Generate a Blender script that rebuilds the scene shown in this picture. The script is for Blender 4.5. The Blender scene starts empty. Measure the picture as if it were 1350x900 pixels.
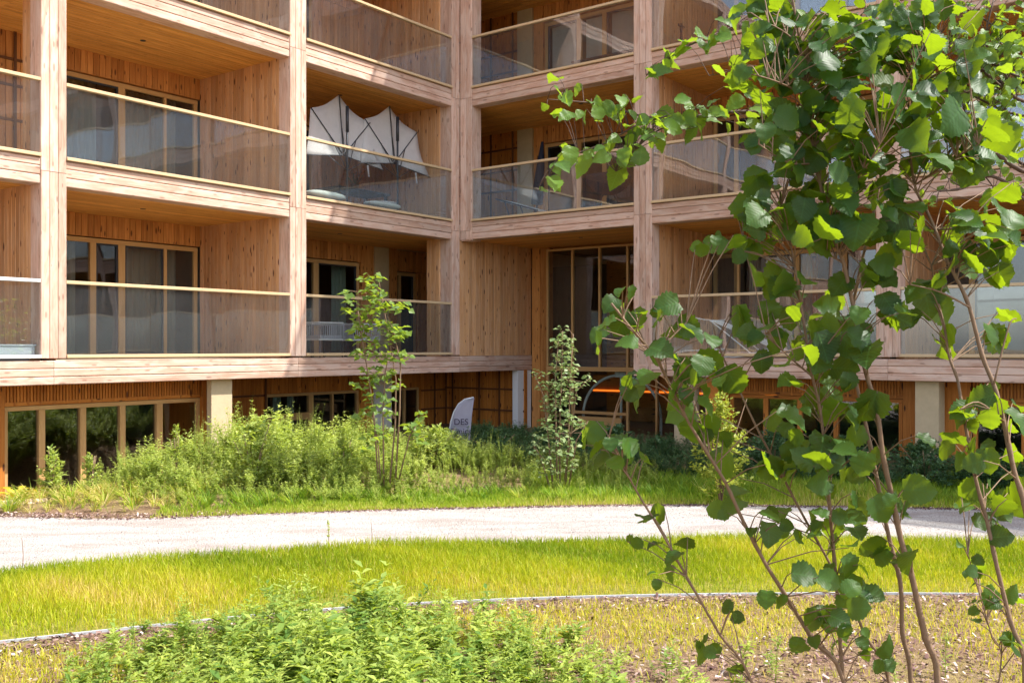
import bpy, math, random
import numpy as np
from mathutils import Vector, Matrix, Euler

random.seed(7)
rng = np.random.default_rng(11)
SC = bpy.context.scene
COL = SC.collection
R = math.radians

# ------------------------------------------------------------------ camera
F, YH = 1289.14, 457.9                    # focal length in pixels of a 1350 wide frame, horizon row
CAMZ = 2.0
cam_d = bpy.data.cameras.new('camera')
cam = bpy.data.objects.new('camera', cam_d)
COL.objects.link(cam)
cam.location = (0, 0, CAMZ)
cam.rotation_euler = (R(90), 0, 0)
cam_d.sensor_width = 36
cam_d.lens = 36 * F / 1350
cam_d.shift_y = (YH - 450) / 1350
cam_d.clip_start = 0.05
cam_d.clip_end = 2000
SC.camera = cam

# ------------------------------------------------------------------ sky and sun
SUN_EL, SUN_AZ = 55.0, -4.7               # the sun stands to the right (+X), slightly behind nothing: azimuth from +X
w = bpy.data.worlds.new('World')
SC.world = w
w.use_nodes = True
wn = w.node_tree
bg = wn.nodes['Background']
sky = wn.nodes.new('ShaderNodeTexSky')
sky.sky_type = 'NISHITA'
sky.sun_disc = False
sky.sun_elevation = R(SUN_EL)
sky.sun_rotation = R(90 - SUN_AZ)
sky.air_density = 1.0
sky.dust_density = 1.5
sky.ozone_density = 1.0
hs = wn.nodes.new('ShaderNodeHueSaturation')      # white balance of the photograph: a paler blue
hs.inputs['Saturation'].default_value = 0.6
wn.links.new(sky.outputs[0], hs.inputs['Color'])
wn.links.new(hs.outputs[0], bg.inputs[0])
bg.inputs[1].default_value = 0.15
sd = bpy.data.lights.new('sun', 'SUN')
sd.energy = 3.2
sd.angle = R(0.5)
sd.color = (1.0, 0.955, 0.88)
sun = bpy.data.objects.new('sun', sd)
COL.objects.link(sun)
sv = Vector((math.cos(R(SUN_EL)) * math.cos(R(SUN_AZ)), math.cos(R(SUN_EL)) * math.sin(R(SUN_AZ)), math.sin(R(SUN_EL))))
sun.rotation_euler = sv.to_track_quat('Z', 'Y').to_euler()
sun.location = sv * 60

SC.view_settings.view_transform = 'Standard'
SC.view_settings.look = 'None'
SC.view_settings.exposure = 1.5
SC.view_settings.gamma = 1
SC.cycles.use_denoising = True
SC.cycles.max_bounces = 8
SC.cycles.diffuse_bounces = 5
SC.cycles.glossy_bounces = 4
SC.cycles.transmission_bounces = 4
SC.cycles.transparent_max_bounces = 24
SC.cycles.caustics_reflective = False
SC.cycles.caustics_refractive = False
SC.cycles.sample_clamp_indirect = 6


# ------------------------------------------------------------------ helpers
def pt(x, y, d):
    """point seen at pixel x, y of the 1350x900 photograph at distance d along the view axis"""
    return Vector(((x - 675) / F * d, d, CAMZ - (y - YH) / F * d))


def gpt(x, y, z=0.0):
    d = F * (CAMZ - z) / (y - YH)
    return ((x - 675) / F * d, d)


class MB:
    """collects planks, boxes, tubes; build() links them as one mesh object"""

    def __init__(s):
        s.V, s.Fc, s.UV, s.T, s.M = [], [], [], [], []

    def add(s, verts, faces, uvs, tone=None, mat=0):
        b = len(s.V)
        t = random.random() if tone is None else tone
        s.V += [tuple(v) for v in verts]
        s.UV += uvs
        s.T += [t] * len(verts)
        s.Fc += [tuple(i + b for i in f) for f in faces]
        s.M += [mat] * len(faces)

    def plank(s, o, L, W, T, c=0.005, mat=0, tone=None):
        """a board from corner o: length L, width W, thickness T (its front is at +T), front arrises chamfered"""
        o, L, W, T = Vector(o), Vector(L), Vector(W), Vector(T)
        l, wd, th = L.length, W.length, T.length
        cw, ct = min(c, wd * .3) / wd, min(c, th * .5) / th
        prof = [(0, 0), (1, 0), (1, 1 - ct), (1 - cw, 1), (cw, 1), (0, 1 - ct)]
        vs, uv = [], []
        u0, v0 = random.uniform(0, 40), random.uniform(0, 40)
        for a in (0, 1):
            for (p, q) in prof:
                vs.append(o + L * a + W * p + T * q)
                uv.append((u0 + l * a, v0 + wd * p + th * q))
        fs = [(5, 4, 3, 2, 1, 0), (6, 7, 8, 9, 10, 11)]
        for i in range(6):
            j = (i + 1) % 6
            fs.append((i, j, j + 6, i + 6))
        s.add(vs, fs, uv, tone, mat)

    def box(s, x0, x1, y0, y1, z0, z1, mat=0, tone=None):
        d = (abs(x1 - x0), abs(y1 - y0), abs(z1 - z0))
        ax = d.index(max(d))
        o = [k for k in range(3) if k != ax]
        vs, uv = [], []
        u0, v0 = random.uniform(0, 40), random.uniform(0, 40)
        for z in (z0, z1):
            for (x, y) in ((x0, y0), (x1, y0), (x1, y1), (x0, y1)):
                p = (x, y, z)
                vs.append(p)
                uv.append((u0 + p[ax], v0 + p[o[0]] + p[o[1]]))
        s.add(vs, [(0, 3, 2, 1), (4, 5, 6, 7), (0, 1, 5, 4), (1, 2, 6, 5), (2, 3, 7, 6), (3, 0, 4, 7)], uv, tone, mat)

    def tube(s, pts, rad, n=6, mat=0, tone=None, cap=True):
        pts = [Vector(p) for p in pts]
        if not hasattr(rad, '__len__'):
            rad = [rad] * len(pts)
        vs, uv, fs = [], [], []
        ref = None
        acc = 0
        for i, p in enumerate(pts):
            t = (pts[min(i + 1, len(pts) - 1)] - pts[max(i - 1, 0)]).normalized()
            if ref is None:
                ref = t.orthogonal().normalized()
            a = (ref - t * ref.dot(t))
            a = a.normalized() if a.length > 1e-6 else t.orthogonal().normalized()
            ref = a
            b = t.cross(a)
            if i:
                acc += (p - pts[i - 1]).length
            for k in range(n):
                q = 2 * math.pi * k / n
                vs.append(p + (a * math.cos(q) + b * math.sin(q)) * rad[i])
                uv.append((acc, k / n * 2 * math.pi * rad[i]))
        for i in range(len(pts) - 1):
            for k in range(n):
                k2 = (k + 1) % n
                fs.append((i * n + k, i * n + k2, (i + 1) * n + k2, (i + 1) * n + k))
        if cap:
            fs.append(tuple(range(n - 1, -1, -1)))
            e = (len(pts) - 1) * n
            fs.append(tuple(e + k for k in range(n)))
        s.add(vs, fs, uv, tone, mat)

    def mesh(s, name, mats, smooth=False):
        me = bpy.data.meshes.new(name)
        me.from_pydata(s.V, [], s.Fc)
        for m in mats:
            me.materials.append(m)
        li = np.empty(len(me.loops), np.int32)
        me.loops.foreach_get('vertex_index', li)
        uvl = me.uv_layers.new(name='UVMap')
        uvl.data.foreach_set('uv', np.array(s.UV, np.float32)[li].ravel())
        at = me.attributes.new('tone', 'FLOAT', 'POINT')
        at.data.foreach_set('value', np.array(s.T, np.float32))
        if len(mats) > 1:
            me.polygons.foreach_set('material_index', np.array(s.M, np.int32))
        if smooth:
            me.polygons.foreach_set('use_smooth', np.ones(len(me.polygons), bool))
        me.update()
        return me

    def build(s, name, mats, parent=None, loc=(0, 0, 0), rz=0, smooth=False, kind=None):
        if not isinstance(mats, (list, tuple)):
            mats = [mats]
        return link(name, s.mesh(name, mats, smooth), parent, loc, rz, kind)


def link(name, me, parent=None, loc=(0, 0, 0), rz=0, kind=None):
    o = bpy.data.objects.new(name, me)
    COL.objects.link(o)
    o.location = loc
    o.rotation_euler = (0, 0, rz)
    if parent is not None:
        o.parent = parent
    if kind:
        o['kind'] = kind
    return o


def tag(o, label, cat, group=None, kind=None):
    o['label'] = label
    o['category'] = cat
    if group:
        o['group'] = group
    if kind:
        o['kind'] = kind
    return o


def thing(name, label, cat, loc=(0, 0, 0), rz=0, group=None):
    o = bpy.data.objects.new(name, None)
    o.empty_display_size = 0.2
    COL.objects.link(o)
    o.location = loc
    o.rotation_euler = (0, 0, rz)
    return tag(o, label, cat, group)


def npmesh(name, V, Fa, mats, tone=None, uv=None, smooth=False):
    """mesh from numpy arrays, all faces with the same number of corners"""
    V = np.asarray(V, np.float32)
    Fa = np.asarray(Fa, np.int32)
    k = Fa.shape[1]
    me = bpy.data.meshes.new(name)
    me.vertices.add(len(V))
    me.vertices.foreach_set('co', V.ravel())
    me.loops.add(Fa.size)
    me.loops.foreach_set('vertex_index', Fa.ravel())
    me.polygons.add(len(Fa))
    me.polygons.foreach_set('loop_start', np.arange(0, Fa.size, k, dtype=np.int32))
    me.polygons.foreach_set('loop_total', np.full(len(Fa), k, np.int32))
    for m in (mats if isinstance(mats, (list, tuple)) else [mats]):
        me.materials.append(m)
    if tone is not None:
        at = me.attributes.new('tone', 'FLOAT', 'POINT')
        at.data.foreach_set('value', np.asarray(tone, np.float32))
    if uv is not None:
        ul = me.uv_layers.new(name='UVMap')
        ul.data.foreach_set('uv', np.asarray(uv, np.float32)[Fa.ravel()].ravel())
    if smooth:
        me.polygons.foreach_set('use_smooth', np.ones(len(Fa), bool))
    me.update(calc_edges=True)
    me.validate()
    return me


# ------------------------------------------------------------------ materials
class NT:
    def __init__(s, name):
        s.m = bpy.data.materials.new(name)
        s.m.use_nodes = True
        s.t = s.m.node_tree
        s.t.nodes.clear()
        s.out = s.t.nodes.new('ShaderNodeOutputMaterial')

    def n(s, typ, **kw):
        nd = s.t.nodes.new('ShaderNode' + typ)
        for k, v in kw.items():
            if k.startswith('i_'):
                nd.inputs[k[2:].replace('_', ' ')].default_value = v
            else:
                setattr(nd, k, v)
        return nd

    def l(s, a, b):
        s.t.links.new(a, b)

    def math(s, op, a, b=None, clamp=False):
        nd = s.n('Math', operation=op, use_clamp=clamp)
        for i, v in enumerate((a, b)):
            if v is None:
                continue
            if isinstance(v, (int, float)):
                nd.inputs[i].default_value = v
            else:
                s.l(v, nd.inputs[i])
        return nd.outputs[0]

    def mix(s, fac, a, b, blend='MIX'):
        nd = s.n('Mix', data_type='RGBA', blend_type=blend)
        for sock, v in ((nd.inputs[0], fac), (nd.inputs[6], a), (nd.inputs[7], b)):
            if isinstance(v, (int, float)):
                sock.default_value = v
            elif isinstance(v, (tuple, list)):
                sock.default_value = (*v, 1) if len(v) == 3 else v
            else:
                s.l(v, sock)
        return nd.outputs[2]

    def ramp(s, fac, stops):
        nd = s.n('ValToRGB')
        cr = nd.color_ramp
        while len(cr.elements) < len(stops):
            cr.elements.new(0.5)
        for e, (p, c) in zip(cr.elements, stops):
            e.position = p
            e.color = (*c, 1) if len(c) == 3 else c
        s.l(fac, nd.inputs[0])
        return nd.outputs[0]

    def noise(s, vec, scale, detail=3, rough=0.55, dist=0.0, dim='3D'):
        nd = s.n('TexNoise', noise_dimensions=dim)
        nd.inputs['Scale'].default_value = scale
        nd.inputs['Detail'].default_value = detail
        nd.inputs['Roughness'].default_value = rough
        nd.inputs['Distortion'].default_value = dist
        if vec is not None:
            s.l(vec, nd.inputs['Vector'])
        return nd.outputs[0]

    def scaled(s, vec, sc):
        nd = s.n('VectorMath', operation='MULTIPLY')
        s.l(vec, nd.inputs[0])
        nd.inputs[1].default_value = sc
        return nd.outputs[0]

    def attr(s, name='tone'):
        return s.n('Attribute', attribute_name=name).outputs['Fac']

    def bump(s, h, strength=0.3, dist=0.01):
        nd = s.n('Bump')
        nd.inputs['Strength'].default_value = strength
        nd.inputs['Distance'].default_value = dist
        s.l(h, nd.inputs['Height'])
        return nd.outputs[0]

    def principled(s, color, rough=0.6, normal=None, spec=0.3, metal=0.0):
        p = s.n('BsdfPrincipled')
        if isinstance(color, tuple):
            p.inputs['Base Color'].default_value = (*color, 1)
        else:
            s.l(color, p.inputs['Base Color'])
        if isinstance(rough, (int, float)):
            p.inputs['Roughness'].default_value = rough
        else:
            s.l(rough, p.inputs['Roughness'])
        p.inputs['Specular IOR Level'].default_value = spec
        p.inputs['Metallic'].default_value = metal
        if normal is not None:
            s.l(normal, p.inputs['Normal'])
        return p

    def done(s, shader):
        s.l(shader.outputs[0] if hasattr(shader, 'outputs') else shader, s.out.inputs[0])
        return s.m


def wood(name, light, dark, knot, weather=None, wfac=0.0, rough=0.65, knots=1.0, var=0.25):
    t = NT(name)
    uvn = t.n('UVMap', uv_map='UVMap')
    oi = t.n('ObjectInfo')
    off = t.n('CombineXYZ')
    t.l(t.math('MULTIPLY', oi.outputs['Random'], 53.0), off.inputs[0])
    t.l(t.math('MULTIPLY', oi.outputs['Random'], 31.7), off.inputs[1])
    va = t.n('VectorMath', operation='ADD')
    t.l(uvn.outputs[0], va.inputs[0])
    t.l(off.outputs[0], va.inputs[1])
    vec = va.outputs[0]
    g1 = t.noise(t.scaled(vec, (1.4, 34, 1)), 1.0, 4, 0.6, 0.7, '2D')
    g2 = t.noise(t.scaled(vec, (0.7, 9, 1)), 1.0, 2, 0.5, 1.6, '2D')
    g3 = t.noise(t.scaled(vec, (9, 160, 1)), 1.0, 2, 0.5, 0.2, '2D')
    g = t.math('ADD', t.math('MULTIPLY', g1, 0.5), t.math('ADD', t.math('MULTIPLY', g2, 0.35), t.math('MULTIPLY', g3, 0.15)))
    c = t.ramp(g, [(0.34, dark), (0.5, tuple((a + b) / 2 for a, b in zip(light, dark))), (0.64, light)])
    if weather:
        wf = t.noise(t.scaled(vec, (1.7, 6, 1)), 1.0, 3, 0.6, 0.5, '2D')
        wf = t.ramp(wf, [(0.42, (0, 0, 0)), (0.62, (1, 1, 1))])
        c = t.mix(t.math('MULTIPLY', wf, wfac), c, weather)
    # knots
    vo = t.n('TexVoronoi', voronoi_dimensions='2D', feature='F1')
    vo.inputs['Scale'].default_value = 1.0
    t.l(t.scaled(vec, (2.3, 8.0, 1)), vo.inputs['Vector'])
    sep = t.n('SeparateColor')
    t.l(vo.outputs['Color'], sep.inputs[0])
    rad = t.math('MULTIPLY', t.math('SUBTRACT', sep.outputs[0], 0.28, clamp=True), 0.27)
    k = t.math('SUBTRACT', 1.0, t.math('DIVIDE', vo.outputs['Distance'], t.math('ADD', rad, 0.001)), clamp=True)
    k = t.math('MULTIPLY', t.math('MULTIPLY', k, 2.2, clamp=True), knots, clamp=True)
    c = t.mix(k, c, knot)
    # every board its own tone
    tn = t.math('FRACT', t.math('ADD', t.math('MULTIPLY', t.attr(), 0.999), t.math('MULTIPLY', oi.outputs['Random'], 7.3)))
    tv = t.math('ADD', t.math('MULTIPLY', tn, 2 * var), 1 - var)
    cmb = t.n('CombineColor')
    t.l(tv, cmb.inputs[0])
    t.l(t.math('POWER', tv, 1.12), cmb.inputs[1])
    t.l(t.math('POWER', tv, 1.25), cmb.inputs[2])
    c = t.mix(1.0, c, cmb.outputs[0], 'MULTIPLY')
    nb = t.bump(g, 0.25, 0.004)
    return t.done(t.principled(c, rough, nb, 0.25))


M = {}
M['facade'] = wood('weathered facade timber', (0.67, 0.44, 0.33), (0.42, 0.24, 0.172), (0.12, 0.05, 0.03), (0.66, 0.50, 0.41), 0.6, 0.7, 0.5, 0.14)
M['inner'] = wood('sheltered spruce boards', (0.60, 0.275, 0.085), (0.40, 0.155, 0.04), (0.13, 0.045, 0.015), None, 0, 0.5, 1.0, 0.2)
M['side'] = wood('partition boards', (0.66, 0.36, 0.165), (0.47, 0.225, 0.095), (0.12, 0.045, 0.02), (0.60, 0.37, 0.23), 0.4, 0.6, 1.0, 0.16)
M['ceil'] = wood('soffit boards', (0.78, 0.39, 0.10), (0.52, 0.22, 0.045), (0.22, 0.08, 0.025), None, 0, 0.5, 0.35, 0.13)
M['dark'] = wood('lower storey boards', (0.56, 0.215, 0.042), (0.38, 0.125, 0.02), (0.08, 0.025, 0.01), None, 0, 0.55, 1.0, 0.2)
M['batten'] = wood('dark stained battens', (0.16, 0.065, 0.025), (0.09, 0.035, 0.015), (0.03, 0.012, 0.008), None, 0, 0.6, 0.3, 0.15)
M['frame'] = wood('window frame timber', (0.58, 0.36, 0.155), (0.48, 0.27, 0.10), (0.35, 0.18, 0.08), None, 0, 0.5, 0.0, 0.05)


def simple(name, col, rough=0.6, spec=0.3, metal=0.0, nscale=0.0, namt=0.1, bump=0.0):
    t = NT(name)
    if nscale:
        tc = t.n('TexCoord')
        nz = t.noise(tc.outputs['Object'], nscale, 5, 0.6)
        c = t.mix(nz, tuple(max(0, v * (1 - namt)) for v in col), tuple(min(1, v * (1 + namt)) for v in col))
        nm = t.bump(nz, bump, 0.01) if bump else None
        return t.done(t.principled(c, rough, nm, spec, metal))
    return t.done(t.principled(col, rough, None, spec, metal))


M['rail'] = simple('beige powder coated rail', (0.60, 0.43, 0.25), 0.35, 0.4, 0.0, 6, 0.06)
M['railw'] = simple('pale metal rail', (0.72, 0.72, 0.72), 0.35, 0.5, 0.3, 6, 0.05)
M['plaster'] = simple('pale concrete', (0.52, 0.41, 0.26), 0.85, 0.2, 0, 9, 0.16, 0.25)
M['wplaster'] = simple('white render', (0.72, 0.70, 0.70), 0.85, 0.2, 0, 9, 0.08, 0.15)
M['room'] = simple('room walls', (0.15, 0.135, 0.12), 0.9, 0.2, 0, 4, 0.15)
M['slab'] = simple('balcony floor', (0.58, 0.47, 0.35), 0.8, 0.2, 0, 7, 0.15)
M['darkmetal'] = simple('dark grey metal', (0.035, 0.037, 0.045), 0.4, 0.5, 0.2, 20, 0.2)
M['greymetal'] = simple('light grey painted metal', (0.52, 0.54, 0.57), 0.4, 0.4, 0.2, 9, 0.06)
M['mint'] = simple('pale green painted steel', (0.70, 0.78, 0.72), 0.45, 0.4, 0.1, 9, 0.08)
M['stone'] = simple('pale timber edge', (0.55, 0.42, 0.30), 0.85, 0.2, 0, 14, 0.3, 0.3)
M['black'] = simple('black upholstery', (0.02, 0.024, 0.04), 0.85, 0.2, 0, 30, 0.3, 0.2)
M['ledoff'] = simple('dark spot lamp', (0.02, 0.02, 0.02), 0.4)


def cloth(name, col, trans=0.25, stripes=0.0):
    t = NT(name)
    tc = t.n('TexCoord')
    nz = t.noise(tc.outputs['Object'], 7, 4, 0.6)
    c = t.mix(nz, tuple(v * 0.86 for v in col), tuple(min(1, v * 1.08) for v in col))
    wv = t.noise(t.scaled(tc.outputs['Object'], (350, 350, 350)), 1, 1)
    p = t.principled(c, 0.9, t.bump(wv, 0.15, 0.002), 0.1)
    tr = t.n('BsdfTranslucent')
    t.l(c, tr.inputs[0])
    mx = t.n('MixShader')
    mx.inputs[0].default_value = trans
    t.l(p.outputs[0], mx.inputs[1])
    t.l(tr.outputs[0], mx.inputs[2])
    return t.done(mx)


M['canvas'] = cloth('off white parasol canvas', (0.74, 0.70, 0.68), 0.3)
M['curtain'] = cloth('grey green curtain', (0.42, 0.40, 0.33), 0.25)
M['curtaing'] = cloth('pale green curtain', (0.40, 0.50, 0.42), 0.25)
M['cushion'] = cloth('pale sage cushion', (0.62, 0.64, 0.58), 0.05)
M['rope'] = cloth('light grey rope weave', (0.55, 0.55, 0.60), 0.1)
M['flag'] = cloth('lilac grey flag cloth', (0.42, 0.39, 0.47), 0.25)
M['print'] = simple('dark print', (0.06, 0.045, 0.07), 0.9, 0.1)
M['flower'] = cloth('orange petals', (0.75, 0.30, 0.04), 0.3)
M['white'] = simple('white painted surface', (0.75, 0.75, 0.74), 0.6, 0.3, 0, 8, 0.06)
M['terracotta'] = simple('brown pot', (0.12, 0.07, 0.05), 0.8, 0.2, 0, 12, 0.2)


def glass(name, tint, base, dust, dcol=(0.62, 0.6, 0.57)):
    t = NT(name)
    lw = t.n('LayerWeight')
    lw.inputs[0].default_value = 0.5
    f5 = t.math('POWER', lw.outputs['Facing'], 4.0)
    fac = t.math('ADD', t.math('MULTIPLY', f5, 1 - base), base, clamp=True)
    tc = t.n('TexCoord')
    wob = t.noise(t.scaled(tc.outputs['Object'], (1.1, 1.1, 0.7)), 1.0, 1, 0.4)
    nb = t.bump(wob, 0.12, 0.06)
    gl = t.n('BsdfGlossy')
    gl.inputs['Roughness'].default_value = 0.0
    gl.inputs['Color'].default_value = (0.95, 0.96, 1, 1)
    t.l(nb, gl.inputs['Normal'])
    tr = t.n('BsdfTransparent')
    tr.inputs[0].default_value = (*tint, 1)
    mx = t.n('MixShader')
    t.l(fac, mx.inputs[0])
    t.l(tr.outputs[0], mx.inputs[1])
    t.l(gl.outputs[0], mx.inputs[2])
    if dust <= 0:
        return t.done(mx)
    df = t.n('BsdfDiffuse')
    df.inputs[0].default_value = (*dcol, 1)
    sp = t.n('SeparateXYZ')
    dn = t.noise(t.scaled(tc.outputs['Object'], (1.3, 1.3, 1.0)), 1.5, 5, 0.65)
    st = t.noise(t.scaled(tc.outputs['Object'], (14, 14, 1.2)), 1.0, 3, 0.6)
    d = t.math('MULTIPLY', t.math('ADD', t.math('MULTIPLY', dn, 0.9), t.math('MULTIPLY', st, 0.5)), dust)
    m2 = t.n('MixShader')
    t.l(d, m2.inputs[0])
    t.l(mx.outputs[0], m2.inputs[1])
    t.l(df.outputs[0], m2.inputs[2])
    return t.done(m2)


M['railglass'] = glass('dusty balcony glass', (0.91, 0.94, 0.94), 0.09, 0.032, (0.50, 0.56, 0.60))
M['winglass'] = glass('window glass', (0.84, 0.87, 0.87), 0.07, 0.0)

t = NT('orange light strip')
em = t.n('Emission')
em.inputs[0].default_value = (1.0, 0.22, 0.02, 1)
em.inputs[1].default_value = 0.7
M['led'] = t.done(em)


def leafmat(name, dark, light, trans, tf=0.45, rough=0.4, veins=False, spec=0.5, objtone=False, back=None):
    """tone 0..1 runs from dark to light; trans = colour of light shining through"""
    t = NT(name)
    if objtone:
        oi = t.n('ObjectInfo')
        tn = t.math('FRACT', t.math('ADD', t.attr(), oi.outputs['Random']))
    else:
        tn = t.attr()
    c = t.mix(tn, dark, light)
    tcol = t.mix(tn, tuple(v * 0.75 for v in trans), tuple(min(1, v * 1.2) for v in trans))
    nrm = None
    if veins:
        uv = t.n('UVMap', uv_map='UVMap')
        sx = t.n('SeparateXYZ')
        t.l(uv.outputs[0], sx.inputs[0])
        ax = t.math('ABSOLUTE', sx.outputs[0])
        ph = t.math('SUBTRACT', t.math('MULTIPLY', sx.outputs[1], 8.0), t.math('MULTIPLY', ax, 6.5))
        fr = t.math('ABSOLUTE', t.math('SUBTRACT', t.math('FRACT', ph), 0.5))
        vein = t.math('SUBTRACT', 1.0, t.math('MULTIPLY', fr, 9.0), clamp=True)
        mid = t.math('SUBTRACT', 1.0, t.math('MULTIPLY', ax, 32.0), clamp=True)
        vv = t.math('MAXIMUM', vein, mid)
        c = t.mix(t.math('MULTIPLY', vv, 0.75), c, tuple(min(1, v * 1.9 + 0.012) for v in light))
        tcol = t.mix(t.math('MULTIPLY', vv, 0.4), tcol, tuple(v * 0.45 for v in trans))
        hh = t.math('MULTIPLY', fr, 1.0)
        nrm = t.bump(hh, 0.4, 0.0016)
        bl = t.noise(t.scaled(uv.outputs[0], (3, 3, 1)), 1.0, 3, 0.6)
        c = t.mix(t.math('MULTIPLY', t.math('SUBTRACT', bl, 0.45, clamp=True), 1.2), c, tuple(v * 0.6 for v in dark))
    p = t.principled(c, rough, nrm, spec)
    tr = t.n('BsdfTranslucent')
    t.l(tcol, tr.inputs[0])
    mx = t.n('MixShader')
    mx.inputs[0].default_value = tf
    t.l(p.outputs[0], mx.inputs[1])
    t.l(tr.outputs[0], mx.inputs[2])
    return t.done(mx)


M['hazel'] = leafmat('hazel leaves', (0.008, 0.036, 0.009), (0.034, 0.098, 0.014), (0.32, 0.45, 0.010), 0.40, 0.45, True, 0.26, True)
M['birch'] = leafmat('birch leaves', (0.035, 0.09, 0.018), (0.09, 0.18, 0.025), (0.36, 0.50, 0.02), 0.46, 0.42, True, 0.28, True)
M['weed'] = leafmat('weed leaves', (0.10, 0.20, 0.035), (0.42, 0.48, 0.10), (0.50, 0.62, 0.05), 0.4, 0.5, False, 0.35)
M['weedfar'] = leafmat('garden weed leaves', (0.17, 0.27, 0.05), (0.52, 0.57, 0.17), (0.56, 0.66, 0.08), 0.4, 0.5, False, 0.3)
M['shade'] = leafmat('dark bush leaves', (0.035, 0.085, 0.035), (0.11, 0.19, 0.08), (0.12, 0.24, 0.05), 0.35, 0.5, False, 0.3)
M['whitish'] = leafmat('pale shrub leaves', (0.10, 0.19, 0.05), (0.33, 0.40, 0.17), (0.28, 0.36, 0.10), 0.35, 0.45, False, 0.4)
M['sapling'] = leafmat('sapling leaves', (0.07, 0.15, 0.03), (0.19, 0.28, 0.06), (0.40, 0.52, 0.03), 0.45, 0.4, False, 0.45)
M['yellowleaf'] = leafmat('yellow green leaves', (0.22, 0.30, 0.04), (0.45, 0.47, 0.09), (0.5, 0.55, 0.05), 0.4, 0.5, False, 0.3)
M['fern'] = leafmat('yellow fronds', (0.42, 0.33, 0.02), (0.60, 0.48, 0.04), (0.6, 0.45, 0.02), 0.35, 0.5, False, 0.3)
M['bark'] = simple('hazel bark', (0.20, 0.125, 0.075), 0.7, 0.3, 0, 40, 0.35, 0.3)
M['barkd'] = simple('dark birch bark', (0.09, 0.055, 0.04), 0.75, 0.3, 0, 40, 0.4, 0.3)


def grassmat(name, stops, trans, tf=0.4):
    t = NT(name)
    c = t.ramp(t.attr(), stops)
    p = t.principled(c, 0.5, None, 0.25)
    tr = t.n('BsdfTranslucent')
    t.l(t.mix(1.0, c, trans, 'MULTIPLY'), tr.inputs[0])
    mx = t.n('MixShader')
    mx.inputs[0].default_value = tf
    t.l(p.outputs[0], mx.inputs[1])
    t.l(tr.outputs[0], mx.inputs[2])
    return t.done(mx)


M['grass'] = grassmat('lawn grass', [(0.0, (0.17, 0.26, 0.010)), (0.5, (0.37, 0.43, 0.018)), (0.85, (0.52, 0.49, 0.04)), (1.0, (0.60, 0.48, 0.18))], (1.5, 1.4, 0.8))
M['grassfar'] = grassmat('meadow grass', [(0.0, (0.12, 0.24, 0.02)), (0.5, (0.26, 0.38, 0.03)), (0.85, (0.42, 0.46, 0.06)), (1.0, (0.56, 0.47, 0.18))], (1.4, 1.4, 0.8))

# ground: dry olive soil with straw and purple brown bark
t = NT('soil')
tc = t.n('TexCoord')
ob = tc.outputs['Object']
n1 = t.noise(ob, 1.3, 5, 0.6)
n2 = t.noise(ob, 22, 4, 0.7)
n3 = t.noise(ob, 90, 3, 0.7)
c = t.ramp(t.math('ADD', t.math('MULTIPLY', n2, 0.6), t.math('MULTIPLY', n3, 0.4)), [(0.32, (0.10, 0.055, 0.04)), (0.5, (0.25, 0.155, 0.10)), (0.68, (0.42, 0.31, 0.22))])
c = t.mix(t.ramp(n1, [(0.4, (0, 0, 0)), (0.65, (0.55, 0.55, 0.55))]), c, (0.26, 0.23, 0.06))
M['soil'] = t.done(t.principled(c, 0.95, t.bump(t.math('ADD', n2, n3), 0.8, 0.03), 0.1))

t = NT('lawn soil')
tc = t.n('TexCoord')
ob = tc.outputs['Object']
n2 = t.noise(ob, 30, 4, 0.7)
c = t.ramp(n2, [(0.35, (0.10, 0.12, 0.015)), (0.6, (0.24, 0.22, 0.04)), (0.75, (0.36, 0.25, 0.08))])
M['lawn'] = t.done(t.principled(c, 0.95, t.bump(n2, 0.6, 0.03), 0.1))

t = NT('pale gravel')
tc = t.n('TexCoord')
ob = tc.outputs['Object']
n1 = t.noise(t.scaled(ob, (0.7, 2.6, 1)), 1.2, 5, 0.6, 0.6)
n2 = t.noise(ob, 55, 5, 0.8)
vo = t.n('TexVoronoi')
vo.inputs['Scale'].default_value = 70
t.l(ob, vo.inputs['Vector'])
sp = t.n('SeparateColor')
t.l(vo.outputs['Color'], sp.inputs[0])
c = t.ramp(t.math('ADD', t.math('MULTIPLY', sp.outputs[0], 0.35), t.math('MULTIPLY', n2, 0.65)), [(0.28, (0.32, 0.28, 0.26)), (0.45, (0.43, 0.395, 0.37)), (0.65, (0.50, 0.47, 0.445))])
c = t.mix(t.ramp(n1, [(0.42, (0, 0, 0)), (0.66, (0.75, 0.75, 0.75))]), c, (0.31, 0.26, 0.23))
M['gravel'] = t.done(t.principled(c, 0.95, t.bump(t.math('ADD', n2, vo.outputs['Distance']), 0.7, 0.02), 0.1))

# ------------------------------------------------------------------ setting: terrain, path, lawns
TH = 0.9241512
DA = Vector((math.cos(TH), math.sin(TH), 0))
DB = Vector((math.sin(TH), -math.cos(TH), 0))
P0 = Vector((-1.18704, 22.2542, 0))
RZ = {'A': TH, 'B': TH - math.pi / 2}


def wing(W, x, y, z=0.0):
    a, b = (DA, -DB) if W == 'A' else (DB, DA)
    return P0 + a * x + b * y + Vector((0, 0, z))


def axis(lo, hi, step, far):
    a = list(np.arange(lo, hi + 1e-6, step))
    ext = [step * 1.6 ** k for k in range(1, 40)]
    l, r = [], []
    p = lo
    for e in ext:
        p -= e
        if p < -far:
            break
        l.append(p)
    p = hi
    for e in ext:
        p += e
        if p > far:
            break
        r.append(p)
    return np.array(l[::-1] + a + r)


def smooth(a, b, v):
    q = np.clip((v - a) / (b - a), 0, 1)
    return q * q * (3 - 2 * q)


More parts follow.
